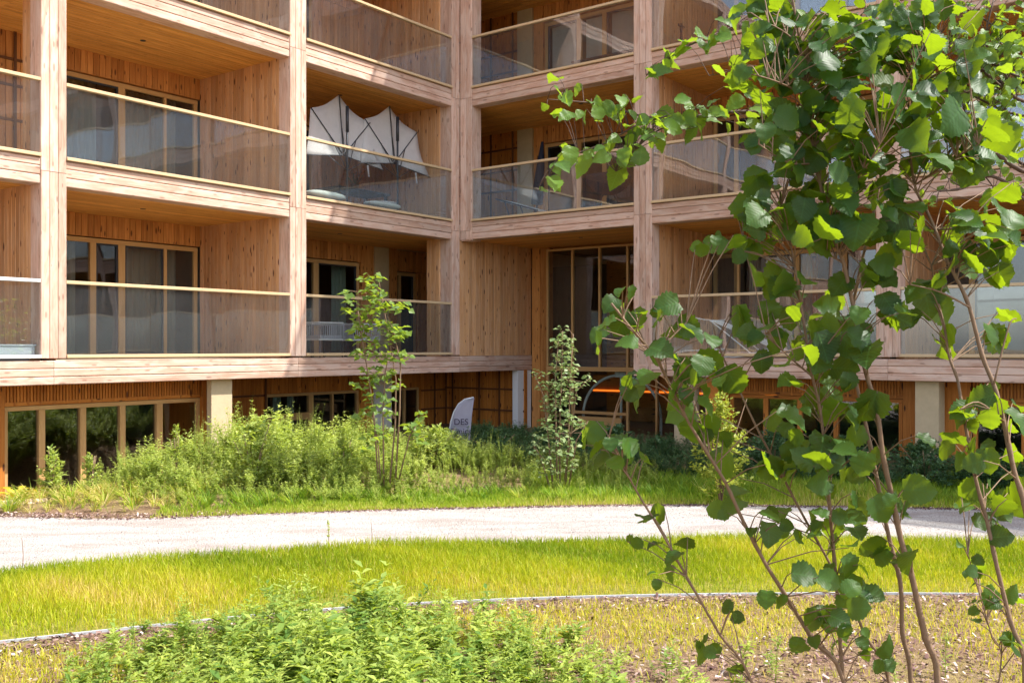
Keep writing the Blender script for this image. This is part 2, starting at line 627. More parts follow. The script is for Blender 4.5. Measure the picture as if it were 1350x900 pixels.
def ground_z(X, Y):
    rx, ry = X - P0.x, Y - P0.y
    da = rx * DB.x + ry * DB.y           # distance in front of the left wing
    xa = rx * DA.x + ry * DA.y           # along the left wing
    z = -0.55 * smooth(1.5, 0.75, da) * smooth(-5.6, -7.2, xa)
    z = z + 0.10 * smooth(1.2, 2.6, da) * smooth(7.5, 3.0, da) * smooth(0.5, -2.5, xa) * smooth(-11.5, -8.5, xa)
    return z


gx, gy = axis(-14, 16, 0.25, 420), axis(-1, 27, 0.25, 420)
GX, GY = np.meshgrid(gx, gy)
GZ = ground_z(GX, GY)
nx, ny = len(gx), len(gy)
idx = np.arange(nx * ny).reshape(ny, nx)
quads = np.stack([idx[:-1, :-1], idx[:-1, 1:], idx[1:, 1:], idx[1:, :-1]], -1).reshape(-1, 4)
V = np.stack([GX, GY, GZ], -1).reshape(-1, 3)
link('ground', npmesh('ground', V, quads, M['soil'], smooth=True), kind='structure')

near_px = [(-320, 800), (-150, 774), (0, 755), (120, 747), (240, 737), (400, 726), (540, 720), (675, 717), (850, 714), (1050, 713), (1350, 719), (1700, 735)]
far_px = [(-320, 690), (-150, 682), (0, 680), (100, 685), (150, 689), (240, 686), (400, 681), (520, 675), (675, 669), (850, 666), (1000, 667), (1350, 673), (1700, 684)]


def edge_fn(px):
    P = np.array([gpt(x, y) for x, y in px])

    def f(X):
        X = np.asarray(X, float)
        y = np.interp(X, P[:, 0], P[:, 1])
        sl = (P[1, 1] - P[0, 1]) / (P[1, 0] - P[0, 0])
        sr = (P[-1, 1] - P[-2, 1]) / (P[-1, 0] - P[-2, 0])
        y = np.where(X < P[0, 0], P[0, 1] + (X - P[0, 0]) * sl, y)
        return np.where(X > P[-1, 0], P[-1, 1] + (X - P[-1, 0]) * sr, y)
    return f


def smoothed(f):
    return lambda X: sum(f(np.asarray(X, float) + o) for o in (-.9, -.6, -.3, 0, .3, .6, .9)) / 7


path_near, path_far = smoothed(edge_fn(near_px)), smoothed(edge_fn(far_px))
edging_px = [(-500, 900), (-200, 868), (0, 848), (145, 832), (300, 814), (450, 801), (540, 797), (620, 792), (750, 788), (850, 785), (1050, 783), (1250, 783), (1350, 785), (1800, 792)]
edging = smoothed(edge_fn(edging_px))


def strip(name, f0, f1, x0, x1, z, mat, n=130, m=8, wob=0.0):
    xs = np.linspace(x0, x1, n)
    a, b = f0(xs), f1(xs)
    if wob:
        a = a + rng.normal(0, wob, n)
        b = b + rng.normal(0, wob, n)
    tt = np.linspace(0, 1, m)
    Y = a[None] * (1 - tt[:, None]) + b[None] * tt[:, None]
    X = np.repeat(xs[None], m, 0)
    V = np.stack([X, Y, ground_z(X, Y) + z], -1).reshape(-1, 3)
    ii = np.arange(n * m).reshape(m, n)
    q = np.stack([ii[:-1, :-1], ii[:-1, 1:], ii[1:, 1:], ii[1:, :-1]], -1).reshape(-1, 4)
    return link(name, npmesh(name, V, q, mat), kind='structure')


strip('lawn', edging, lambda X: path_near(X) + 0.02, -10, 13, 0.006, M['lawn'])
strip('gravel_path', path_near, path_far, -12, 15, 0.012, M['gravel'], 220, 14, 0.012)
strip('verge', lambda X: path_far(X) - 0.02, lambda X: path_far(X) + 0.55 + np.where(X > 0, 1.6, 0) * smooth(0, 3, X), -2.6, 14, 0.006, M['lawn'])

# ------------------------------------------------------------------ the building
L = 4.73
B0 = 1.4364                                  # underside of the first floor edge beam
H = 3.0
DEP = 2.8                                    # depth of the balconies
bld = thing('apartment_building', 'timber clad apartment building with deep wooden balconies, two wings meeting in a corner', 'apartment building', P0)


def part(mb, name, mat, W, parent=None, kind=None, smooth=False):
    if parent is None:
        return mb.build(name, mat, bld, (0, 0, 0), RZ[W], smooth, kind)
    return mb.build(name, mat, parent, (0, 0, 0), 0, smooth, kind)   # parents already stand in the wing's frame


NA, NB = 5, 5


def boards_y(mb, x, y0, y1, z0, z1, face, wdt=0.12, th=0.025, mat=0):
    """upright boards on a wall standing in the plane x, running along y; face = +1 or -1"""
    n = max(1, round((y1 - y0) / wdt))
    s = (y1 - y0) / n
    for i in range(n):
        g = 0.004
        mb.plank((x, y0 + i * s + g, z0), (0, 0, z1 - z0), (0, s - 2 * g, 0), (face * (th + random.uniform(-.002, .002)), 0, 0), 0.006, mat)


def boards_x(mb, y, x0, x1, z0, z1, wdt=0.12, th=0.025, mat=0, face=-1):
    n = max(1, round((x1 - x0) / wdt))
    s = (x1 - x0) / n
    for i in range(n):
        g = 0.004
        mb.plank((x0 + i * s + g, y, z0), (0, 0, z1 - z0), (s - 2 * g, 0, 0), (0, face * (th + random.uniform(-.002, .002)), 0), 0.006, mat)


def side_wall(W, x, y0, y1, z0, z1, face, mat='side', core=True):
    c = MB()
    c.box(x, x - face * 0.12, y0, y1, z0, z1)
    wo = part(c, 'side_wall', M[mat], W)
    b = MB()
    boards_y(b, x, y0, y1, z0, z1, face)
    part(b, 'cladding', M[mat], W, wo, 'stuff')
    return wo


def back_wall(W, y, x0, x1, z0, z1, mat='inner', single=False, name='wall_panel', wdt=0.12, core=0.1):
    c = MB()
    c.box(x0, x1, y, y + core, z0, z1)
    wo = part(c, name, M[mat], W)
    n = max(1, round((x1 - x0) / wdt))
    if single:
        s = (x1 - x0) / n
        g = 0.004
        mb = MB()
        mb.plank((g, 0, 0), (0, 0, z1 - z0 - .004), (s - 2 * g, 0, 0), (0, -.025, 0), 0.006)
        me = mb.mesh('board', [M[mat]])
        for i in range(n):
            link('board', me, wo, (x0 + i * s, y, z0 + .002 + random.uniform(-.001, .001)))
    else:
        b = MB()
        boards_x(b, y, x0, x1, z0, z1, wdt)
        part(b, 'cladding', M[mat], W, wo, 'stuff')
    return wo


def batten_wall(W, y, x0, x1, z0, z1, zs, xs, mat='dark', facing='y'):
    """boarded wall with battens across it; facing 'x' = stands in the plane x=y, runs along y"""
    c = MB()
    b = MB()
    if facing == 'y':
        c.box(x0, x1, y, y + .1, z0, z1)
        boards_x(b, y, x0, x1, z0, z1, 0.13)
    else:
        c.box(y, y + .1, x0, x1, z0, z1)
        boards_y(b, y, x0, x1, z0, z1, -1, 0.13)
    wo = part(c, 'wall_panel', M[mat], W)
    part(b, 'cladding', M[mat], W, wo, 'stuff')
    for z in zs:
        m = MB()
        if facing == 'y':
            m.box(x0, x1, y - .06, y - .026, z - .02, z + .02)
        else:
            m.box(y - .06, y - .026, x0, x1, z - .02, z + .02)
        part(m, 'batten', M['batten'], W, wo)
    for x in xs:
        m = MB()
        if facing == 'y':
            m.box(x - .025, x + .025, y - .075, y - .0615, z0, z1)
        else:
            m.box(y - .075, y - .0615, x - .025, x + .025, z0, z1)
        part(m, 'batten', M['batten'], W, wo)
    return wo


def window(W, y, x0, x1, z0, z1, mulls=(), fw=0.085, dep=0.07, trans=(), mat='frame', sash=()):
    """frame mesh > mullions, transoms, panes; mulls = (centre, width)"""
    f = MB()
    f.plank((x0, y + dep, z1 - fw), (x1 - x0, 0, 0), (0, 0, fw), (0, -dep, 0), .004)
    f.plank((x0, y + dep, z0), (x1 - x0, 0, 0), (0, 0, fw), (0, -dep, 0), .004)
    for xx in (x0, x1 - fw):
        f.plank((xx, y + dep, z0 + fw), (0, 0, z1 - z0 - 2 * fw), (fw, 0, 0), (0, -dep, 0), .004)
    fo = part(f, 'window', M[mat], W)
    xs = [x0 + fw]
    for (c, wd) in mulls:
        m = MB()
        m.plank((c - wd / 2, y + dep, z0 + fw), (0, 0, z1 - z0 - 2 * fw), (wd, 0, 0), (0, -dep - .008, 0), .004)
        part(m, 'mullion', M[mat], W, fo)
        xs += [c - wd / 2, c + wd / 2]
    xs.append(x1 - fw)
    for i in range(0, len(xs), 2):
        a, b = xs[i], xs[i + 1]
        zz = [z0 + fw]
        for (tz, tw, ta, tb) in trans:
            if ta <= (a + b) / 2 <= tb:
                m = MB()
                m.plank((a, y + dep, tz - tw / 2), (b - a, 0, 0), (0, 0, tw), (0, -dep + .004, 0), .004)
                part(m, 'transom', M[mat], W, fo)
                zz += [tz - tw / 2, tz + tw / 2]
        zz.append(z1 - fw)
        for k in range(0, len(zz), 2):
            g = MB()
            g.box(a - .004, b + .004, y + dep * .55, y + dep * .55 + .012, zz[k] - .004, zz[k + 1] + .004)
            part(g, 'pane', M['winglass'], W, fo)
            if i // 2 in sash:               # dark gasket line of an opening leaf
                s = MB()
                for (p, q) in ((a, a + .035), (b - .035, b)):
                    s.box(p, q, y + .012, y + dep * .5, zz[k], zz[k + 1])
                for (p, q) in ((zz[k], zz[k] + .035), (zz[k + 1] - .035, zz[k + 1])):
                    s.box(a + .035, b - .035, y + .014, y + dep * .48, p, q)
                part(s, 'sash', M['darkmetal'], W, fo)
    return fo


# ---- columns
def column(W, xc, z0, half=0.2, ztop=B0 + 4 * H + .4):
    c = MB()
    c.box(xc - half + .004, xc + half - .004, .028, .32, z0, ztop)
    co = part(c, 'column', M['facade'], W)
    segs = [(z0, B0 + H + .2)] + [(B0 + k * H + .2, B0 + (k + 1) * H + .2) for k in range(1, 4)]
    n = 3
    wd = 2 * half / n
    for (a, b) in segs:
        for i in range(n):
            m = MB()
            m.plank((xc - half + i * wd + .002, .028, a + .004), (0, 0, b - a - .008), (wd - .004, 0, 0), (0, -.028 + random.uniform(-.001, .001), 0), .009)
            part(m, 'plank', M['facade'], W, co)


for i in range(1, NA + 1):
    column('A', -i * L, B0 + .4)
for j in range(1, NB + 1):
    column('B', j * L, B0 + (.4 if j > 1 else 0), .2 if j > 1 else .205)
# corner post, faced on both wings
c = MB()
c.box(-.27, .001, .028, .35, B0 + .38, B0 + 4 * H + .4)
co = part(c, 'corner_post', M['facade'], 'A')
for (a, b) in [(B0 + .4, B0 + H + .2)] + [(B0 + k * H + .2, B0 + (k + 1) * H + .2) for k in range(1, 4)]:
    for i in range(2):
        m = MB()
        m.plank((-.27 + i * .135 + .002, .028, a + .004), (0, 0, b - a - .008), (.131, 0, 0), (0, -.028, 0), .009)
        part(m, 'plank', M['facade'], 'A', co)
c = MB()
c.box(.004, .345, .03, .34, B0 + H - .02, B0 + 4 * H + .4)
co = part(c, 'corner_post', M['facade'], 'B')
for (a, b) in [(B0 + H, B0 + H + .2)] + [(B0 + k * H + .2, B0 + (k + 1) * H + .2) for k in range(1, 4)]:
    for i in range(2):
        m = MB()
        m.plank((.002 + i * .172 + .002, .028, a + .004), (0, 0, b - a - .008), (.168, 0, 0), (0, -.026, 0), .009)
        part(m, 'plank', M['facade'], 'B', co)


# ---- edge beams
def beam(W, x0, x1, z, hs=(.137, .137, .118), y=.02, seams=()):
    c = MB()
    c.box(x0 + .003, x1 - .003, y + .03, .30, z + .004, z + sum(hs) - .002)
    bo = part(c, 'edge_beam', M['facade'], W)
    zz = z
    for k, h in enumerate(hs):
        cuts = [x0] + [s for s in seams if x0 < s < x1] + [x1]
        for a, b in zip(cuts[:-1], cuts[1:]):
            m = MB()
            m.plank((a + .003, y + .03, zz + .003), (b - a - .006, 0, 0), (0, 0, h - .006), (0, -.03 + random.uniform(-.001, .001), 0), .012)
            part(m, 'plank', M['facade'], W, bo)
        zz += h
    return bo


HB = (.122, .123, .123)
for i in range(NA):
    beam('A', -(i + 1) * L, -i * L, B0, HB, .0)
    for k in range(1, 5):
        beam('A', -(i + 1) * L + .2, -i * L - (.2 if i else .27), B0 + k * H)
for j in range(NB):
    if j:
        beam('B', j * L - (.205 if j == 1 else 0), (j + 1) * L, B0, HB, .0)
    for k in range(1, 5):
        beam('B', j * L + (.2 if j else .345), (j + 1) * L - .2, B0 + k * H)
# the beam below the entrance side wall runs on in the plane of the left wing
beam('A', .004, 2.79, B0, HB, .0)


# ---- floors, soffits, rooms
def slab(W, x0, x1, y0, y1, z0, z1, mat='slab', name='floor_slab'):
    m = MB()
    m.box(x0, x1, y0, y1, z0, z1)
    return part(m, name, M[mat], W)


def soffit(W, x0, x1, y0, y1, z, mat='ceil', lamp=None):
    m = MB()
    n = round((y1 - y0) / .115)
    s = (y1 - y0) / n
    for i in range(n):
        m.plank((x0, y0 + i * s + .004, z + .02), (x1 - x0, 0, 0), (0, s - .008, 0), (0, 0, -.02), .014)
    so = part(m, 'soffit', M[mat], W, None, 'stuff')
    if lamp:
        d = MB()
        d.tube([(lamp[0], lamp[1], z + .01), (lamp[0], lamp[1], z - .006)], [.055, .05], 14)
        part(d, 'ceiling_spot', M['ledoff'], W)


BACK = 8.0
for k in range(0, 5):
    z = B0 + k * H
    slab('A', -NA * L, -.06, .301, DEP + .1, z + .06, z + .36)
    slab('B', L if k == 0 else .01, NB * L, .301, DEP + .1, z + .06, z + .36)
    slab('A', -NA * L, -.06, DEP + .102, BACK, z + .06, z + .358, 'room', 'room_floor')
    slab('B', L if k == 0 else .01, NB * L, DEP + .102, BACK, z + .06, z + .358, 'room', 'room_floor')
    slab('A', -.05, 8.28, 2.81 if k == 0 else .012, BACK - .01, z + .055, z + .355)      # the corner block
    for i in range(NA):
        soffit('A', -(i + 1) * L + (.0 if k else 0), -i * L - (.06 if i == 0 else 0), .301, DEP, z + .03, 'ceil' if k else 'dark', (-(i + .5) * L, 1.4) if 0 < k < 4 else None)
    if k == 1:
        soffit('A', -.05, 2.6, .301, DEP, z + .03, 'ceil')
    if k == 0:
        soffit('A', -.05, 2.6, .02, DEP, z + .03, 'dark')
    for j in range(NB):
        if k == 0 and j == 0:
            continue
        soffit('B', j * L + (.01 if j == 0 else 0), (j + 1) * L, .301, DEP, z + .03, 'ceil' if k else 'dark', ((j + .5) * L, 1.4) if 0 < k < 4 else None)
    if k >= 2:
        soffit('B', -2.7, .0, .05, DEP, z + .032, 'ceil')
# closed rear, ends and room partitions
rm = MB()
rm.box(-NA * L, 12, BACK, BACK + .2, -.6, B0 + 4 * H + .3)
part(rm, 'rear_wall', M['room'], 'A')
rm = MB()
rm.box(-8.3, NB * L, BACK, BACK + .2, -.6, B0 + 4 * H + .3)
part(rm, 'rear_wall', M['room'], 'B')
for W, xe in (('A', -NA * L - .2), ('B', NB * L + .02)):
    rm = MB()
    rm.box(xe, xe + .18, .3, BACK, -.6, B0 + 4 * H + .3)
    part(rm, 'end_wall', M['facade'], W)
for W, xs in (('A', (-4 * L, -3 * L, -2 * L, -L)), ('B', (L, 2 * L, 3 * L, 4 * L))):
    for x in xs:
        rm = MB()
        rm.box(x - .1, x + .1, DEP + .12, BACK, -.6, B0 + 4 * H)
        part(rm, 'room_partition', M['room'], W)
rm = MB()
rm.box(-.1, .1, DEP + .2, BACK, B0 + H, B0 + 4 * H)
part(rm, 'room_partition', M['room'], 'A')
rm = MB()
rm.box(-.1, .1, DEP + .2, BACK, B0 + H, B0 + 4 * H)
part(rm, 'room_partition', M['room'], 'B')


# ---- railings
def railing(W, x0, x1, k, panes=3, mat='rail', posts=()):
    b = B0 + k * H
    m = MB()
    m.plank((x0, .075, b + 1.53), (x1 - x0, 0, 0), (0, 0, .052), (0, -.07, 0), .006)
    ro = part(m, 'balcony_railing', M[mat], W)
    m = MB()
    m.plank((x0 - .002, .09, b + .402), (x1 - x0 + .004, 0, 0), (0, 0, .052), (0, -.115, 0), .006)
    part(m, 'bottom_rail', M[mat], W, ro)
    s = (x1 - x0) / panes
    g = MB()
    g.box(.004, s - .004, .04, .052, 0, 1.09)
    me = g.mesh('glass_pane', [M['railglass']])
    for i in range(panes):
        link('glass_pane', me, ro, (x0 + i * s, 0, b + .445))
    return ro


for k in range(0, 3):
    railing('A', -3 * L + .2, -2 * L - .2, k, 3, 'railw' if k == 0 else 'rail')
    for i in range(3, NA):
        railing('A', -(i + 1) * L + .2, -i * L - .2, k, 2)
    railing('A', -2 * L + .2, -L - .2, k)
    railing('A', -L + .2, -.272, k)
    for j in range(NB - 1):
        if k == 0 and j == 0:
            continue
        railing('B', j * L + (.2 if j else .347), (j + 1) * L - .2, k, 2)
for j in range(NB):
    railing('B', j * L + (.2 if j else .35), (j + 1) * L - .2, 4, 3)

# ---- left wing balconies
for k in range(0, 4):
    b = B0 + k * H
    fz = b + .36
    # partition between middle and corner bay, faces left (seen) and right
    side_wall('A', -L - .17, .3, DEP, fz, b + H + .03, -1)
    side_wall('A', -L + .17, .3, DEP, fz, b + H + .03, 1)
    # partition between left and middle bay: whole on the first floor, a short stub above
    if k == 0:
        side_wall('A', -2 * L - .17, .3, DEP, fz, b + H + .03, -1)
        side_wall('A', -2 * L + .17, .3, DEP, fz, b + H + .03, 1)
    else:
        side_wall('A', -2 * L - .14, .3, .62, fz, b + H + .03, -1)
        side_wall('A', -2 * L + .14, .3, .62, fz, b + H + .03, 1)
    if k == 3:
        back_wall('A', DEP, -NA * L, -.05, fz, b + H, 'inner')
        continue
    # middle bay rear wall
    x0 = -2 * L + (.17 if k == 0 else 1.0)
    back_wall('A', DEP, x0, -4.93, b + 2.62, b + H + .03, single=True, name='fascia')
    window('A', DEP + .03, x0 + .01, -4.955, b + .36, b + 2.60,
           [(-7.22, .12), (-6.64, .14), (-5.70, .07)] if k == 0 else [(-6.64, .14), (-5.70, .05)], sash=(1, 2) if k == 0 else (0,))
    if k:
        batten_wall('A', DEP - .01, -2 * L - 1.3, x0 - .01, fz, b + H + .03, [b + 1.5, b + 2.1, b + 2.55], [-2 * L - .5, -2 * L + .1, -2 * L + .75], 'inner')
    # left bay rear wall
    xl = -3 * L + .2
    xr = -2 * L - .17 if k == 0 else -2 * L - 1.31
    back_wall('A', DEP, xl, xr, b + 2.62, b + H + .03, name='fascia')
    window('A', DEP + .03, xl + .01, xr - .01, b + .36, b + 2.60, [(xl + 1.4, .12)])
    for i in range(3, NA):
        side_wall('A', -i * L - .14, .3, DEP, fz, b + H + .03, -1)
        side_wall('A', -i * L + .14, .3, DEP, fz, b + H + .03, 1)
        back_wall('A', DEP, -(i + 1) * L + .15, -i * L - .15, b + 2.62, b + H + .03, name='fascia')
        window('A', DEP + .03, -(i + 1) * L + .16, -i * L - .16, b + .36, b + 2.60, [(-(i + .6) * L, .12)])

# corner bay
for k in (1, 2):
    b = B0 + k * H
    fz = b + .36
    side_wall('A', -.27, .352, DEP, fz, b + H + .03, -1)
    side_wall('B', 0.0, 2.9, 2.95, fz, b + H + .03, 1)
    back_wall('A', DEP, -L + .17, -.28, b + 2.62, b + H + .03, single=True, name='fascia')
    window('A', DEP + .03, -L + .18, -1.9, b + .36, b + 2.60, [(-3.3, .12)], sash=(1,))
    back_wall('A', DEP, -1.89, -.28, fz, b + 2.61)
b = B0
side_wall('A', -.27, .352, .75, b + .36, b + H + .03, -1)
back_wall('A', DEP, -L + .17, -.40, b + 2.62, b + H + .03, single=True, name='fascia')
window('A', DEP + .03, -L + .18, -.41, b + .36, b + 2.60, [(-3.35, .14), (-1.78, .16)], sash=(2,))
m = MB(); m.box(-.39, .03, DEP - .02, DEP + .1, b + .36, b + H + .03); part(m, 'door_post', M['inner'], 'A')
m = MB(); m.box(.04, .52, DEP - .06, DEP + .2, b + .36, b + H + .03); part(m, 'concrete_pillar', M['plaster'], 'A')
m = MB(); m.box(.53, .84, DEP - .03, DEP + .1, b + .36, b + H + .03); part(m, 'door_post', M['inner'], 'A')
back_wall('A', DEP + .12, .85, 2.5, b + 2.5, b + H + .03, name='fascia')
window('A', DEP + .14, .86, 1.72, b + .36, b + 2.48, [(1.12, .08)], sash=(1,))
back_wall('A', DEP + .12, 1.73, 2.5, b + .36, b + 2.49)
batten_wall('A', 2.45, .25, DEP, b + .36, b + H + .03, [b + .95, b + 1.55, b + 2.5], [.8, 1.5, 2.2], 'dark', 'x')

# ---- entrance recess in the right wing: its left wall runs on in the plane of the left wing
c = MB()
c.box(.004, 2.78, .03, .2, B0 + .37, B0 + H + .03)
wo = part(c, 'side_wall', M['side'], 'A')
bm = MB()
boards_x(bm, .03, .004, 2.78, B0 + .372, B0 + H + .03, .118)
part(bm, 'cladding', M['side'], 'A', wo, 'stuff')
m = MB(); m.box(.0, .50, 2.83, 3.0, -.5, B0 + H + .03); part(m, 'entrance_post', M['inner'], 'B')
m = MB(); m.box(.0, .24, 2.80, 2.828, -.5, B0 + H + .03); part(m, 'entrance_post', M['inner'], 'B')
soffit('B', .01, L - .05, .301, DEP + .6, B0 + H + .028)
window('B', 2.64, .55, 5.6, B0 + .05, 4.40, [(1.31, .055), (2.08, .055), (2.84, .055), (3.6, .055), (4.4, .055)], .05, .07)
window('B', 2.642, .55, 5.6, -.45, B0 + .048, [(1.31, .05), (2.84, .06), (3.6, .055), (4.4, .055)], .05, .07, [(.45, .07, 1.3, 2.9)])
m = MB()
m.box(1.5, 2.7, 2.60, 2.64, .12, .36); m.box(1.45, 1.53, 2.595, 2.645, -.4, .12); m.box(2.67, 2.75, 2.595, 2.645, -.4, .12)
part(m, 'door_panel', M['frame'], 'B')
m = MB(); m.box(5.6, 6.0, 2.4, 2.8, -.5, B0); part(m, 'entrance_post', M['dark'], 'B')
side_wall('B', L + .14, .3, DEP, B0 + .36, B0 + H + .03, 1)
m = MB(); m.box(L - .06, L + .02, .33, DEP, B0 + .0, B0 + H); part(m, 'side_wall', M['inner'], 'B')
# lobby lining and light strip
m = MB(); m.box(.1, 6.0, 6.2, 6.3, -.5, 4.5); part(m, 'lobby_wall', M['dark'], 'B')
m = MB(); m.box(.9, 5.8, 4.2, 4.23, .89, .93); part(m, 'light_strip', M['led'], 'B')
m = MB(); m.box(.9, 5.8, 4.24, 4.4, .86, 1.3); part(m, 'lobby_bulkhead', M['dark'], 'B')

# ---- right wing balconies, upper floors
for k in range(0, 4):
    b = B0 + k * H
    fz = b + .36
    for j in range(1, NB):
        if not (k == 0 and j == 1):
            side_wall('B', j * L + .17, .3, DEP, fz, b + H + .03, 1)
        side_wall('B', j * L - .17, .3, DEP, fz, b + H + .03, -1) if (j > 1 or k) else None
    if k == 3:
        back_wall('B', DEP, -2.7, NB * L, fz, b + H, 'inner')
        continue
    if k:
        # the corner bay runs on to the left behind the corner post
        side_wall('B', -2.7, .05, DEP, fz, b + H + .03, 1, 'dark')
        batten_wall('B', DEP - .01, -2.69, -.42, fz, b + H + .03, [b + .9, b + 1.55, b + 2.05, b + 2.6], [-1.95, -1.25, -.55], 'dark')
        m = MB(); m.box(-.40, .06, DEP - .08, DEP + .2, fz, b + H + .03); part(m, 'concrete_pillar', M['plaster'], 'B')
        m = MB(); m.box(.08, .36, DEP - .04, DEP + .1, fz, b + H + .03); part(m, 'door_post', M['inner'], 'B')
        back_wall('B', DEP, .37, L - .17, b + 2.62, b + H + .03, name='fascia')
        window('B', DEP + .03, .375, L - .18, fz, b + 2.60, [(1.38, .13), (2.1, .12), (3.3, .1)], sash=(0, 2))
    for j in range(1, NB):
        x0, x1 = j * L + .17, (j + 1) * L - .17
        back_wall('B', DEP, x0, x1, b + 2.62, b + H + .03, name='fascia')
        window('B', DEP + .03, x0 + .01, x1 - .01, fz, b + 2.60, [(x0 + .55, .1), (x0 + 1.9, .12), (x0 + 2.9, .1)], sash=(1,))

# ---- ground floor, left wing
def slatted(W, y, x0, x1, z0, z1, mat):
    """fascia with narrow vent slots in pairs"""
    c = MB(); c.box(x0, x1, y, y + .06, z0, z1)
    fo = part(c, 'vent_fascia', M[mat], W)
    m = MB()
    n = round((x1 - x0) / .052)
    s = (x1 - x0) / n
    for i in range(n):
        lo = z0 + (.0 if i % 4 == 0 else .06)
        m.plank((x0 + i * s + .009, y, lo), (0, 0, z1 - lo - .003), (s - .018, 0, 0), (0, -.03 + (.0 if i % 4 == 0 else .004), 0), .003)
    part(m, 'slats', M[mat], W, fo, 'stuff')
    m = MB(); m.box(x0, x1, y - .022, y - .001, z0 - .001, z0 + .058)
    part(m, 'sill_board', M[mat], W, fo)


GY0 = .8
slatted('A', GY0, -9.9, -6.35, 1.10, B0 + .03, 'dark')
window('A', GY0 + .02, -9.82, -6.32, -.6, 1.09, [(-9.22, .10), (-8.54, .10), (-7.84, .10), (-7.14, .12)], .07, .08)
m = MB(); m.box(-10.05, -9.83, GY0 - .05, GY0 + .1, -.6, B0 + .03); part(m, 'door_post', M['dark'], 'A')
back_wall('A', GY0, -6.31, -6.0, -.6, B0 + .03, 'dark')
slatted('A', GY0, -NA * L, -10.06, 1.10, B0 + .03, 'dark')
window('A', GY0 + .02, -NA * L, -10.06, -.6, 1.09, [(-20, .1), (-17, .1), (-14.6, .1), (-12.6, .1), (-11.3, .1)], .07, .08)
m = MB(); m.box(-6.0, -5.9, GY0, 2.6, -.6, B0 + .03); part(m, 'side_wall', M['dark'], 'A')
m = MB(); m.box(-6.545, -6.11, .17, .30, -.6, B0 - .002); part(m, 'concrete_pillar', M['plaster'], 'A')
GB = 2.6
batten_wall('A', GB, -5.9, -3.42, -.6, B0 + .03, [.0, .5, .97], [-5.3, -4.4, -3.46], 'dark')
back_wall('A', GB, -3.41, -.62, .99, B0 + .03, 'dark')
window('A', GB + .02, -3.40, -.63, -.6, .98, [(-2.11, .13), (-1.455, .05)], .06, .08, [(.46, .16, -3.4, -2.2)])
m = MB(); m.box(-.62, -.2, GB - .03, GB + .1, -.6, B0 + .03); part(m, 'door_post', M['dark'], 'A')
m = MB(); m.box(-.18, .42, GB - .05, GB + .2, -.6, B0 + .03); part(m, 'concrete_pillar', M['wplaster'], 'A')
window('A', GB + .03, .43, 1.50, -.6, .98, [(.97, .07)], .05, .06)
back_wall('A', GB + .01, .43, 1.50, .99, B0 + .03, 'dark')
batten_wall('A', GB, 1.52, 2.5, -.6, B0 + .03, [-.05, .42, .9], [2.0, 2.45], 'dark')
batten_wall('A', 2.50, .0, GB, -.6, B0 + .03, [-.05, .42, .95], [.06, .75, 1.4, 2.3], 'dark', 'x')
m = MB(); m.box(2.23, 2.785, .018, .18, -.6, B0 - .003); part(m, 'concrete_pillar', M['wplaster'], 'A')

# ---- ground floor, right wing
m = MB(); m.box(5.95, 6.2, .3, 2.6, -.5, B0 - .01); part(m, 'side_wall', M['dark'], 'B')
m = MB(); m.box(5.35, 5.72, .16, .5, -.5, B0 - .003); part(m, 'concrete_pillar', M['plaster'], 'B')
slatted('B', GY0, 6.2, 9.5, 1.10, B0 + .03, 'dark')
window('B', GY0 + .02, 6.22, 9.48, -.5, 1.09, [(6.95, .09), (7.62, .09), (8.3, .09)], .07, .08, mat='dark')
m = MB(); m.box(9.5, 9.85, GY0 - .04, GY0 + .1, -.5, B0 + .03); part(m, 'door_post', M['dark'], 'B')
m = MB(); m.box(9.86, 10.235, .16, .55, -.5, B0 - .003); part(m, 'concrete_pillar', M['plaster'], 'B')
m = MB(); m.box(9.86, 10.6, GY0 - .04, GY0 + .1, -.5, B0 + .03); part(m, 'door_post', M['dark'], 'B')
slatted('B', GY0, 10.62, NB * L, 1.10, B0 + .03, 'dark')
window('B', GY0 + .02, 10.62, NB * L, -.5, 1.09, [(11.4, .09), (12.2, .09), (13.2, .09), (15, .1), (17, .1), (20, .1)], .07, .08, mat='dark')

# ------------------------------------------------------------------ things on and in the building
def curtain(W, x0, x1, y, z0, z1, mat, label, amp=.035, wl=.11):
    n = int((x1 - x0) / .014)
    xs = np.linspace(x0, x1, n)
    ph = np.cumsum(rng.uniform(.7, 1.3, n)) * (2 * math.pi * .014 / wl)
    V = []
    for z, a in ((z0, 1.0), ((z0 + z1) / 2, .95), (z1, .8)):
        yy = y + amp * a * np.sin(ph) + .008 * np.sin(ph * 2.7 + z)
        V.append(np.stack([xs, yy, np.full(n, z)], -1))
    V = np.concatenate(V)
    ii = np.arange(3 * n).reshape(3, n)
    q = np.stack([ii[:-1, :-1], ii[:-1, 1:], ii[1:, 1:], ii[1:, :-1]], -1).reshape(-1, 4)
    V = V - np.array([x0, y, z0])
    o = link('curtain', npmesh('curtain', V, q, M[mat], smooth=True), None, wing(W, x0, y, z0), RZ[W])
    md = o.modifiers.new('thickness', 'SOLIDIFY')
    md.thickness = .004
    tag(o, label, 'curtain', 'curtains behind the balcony windows')


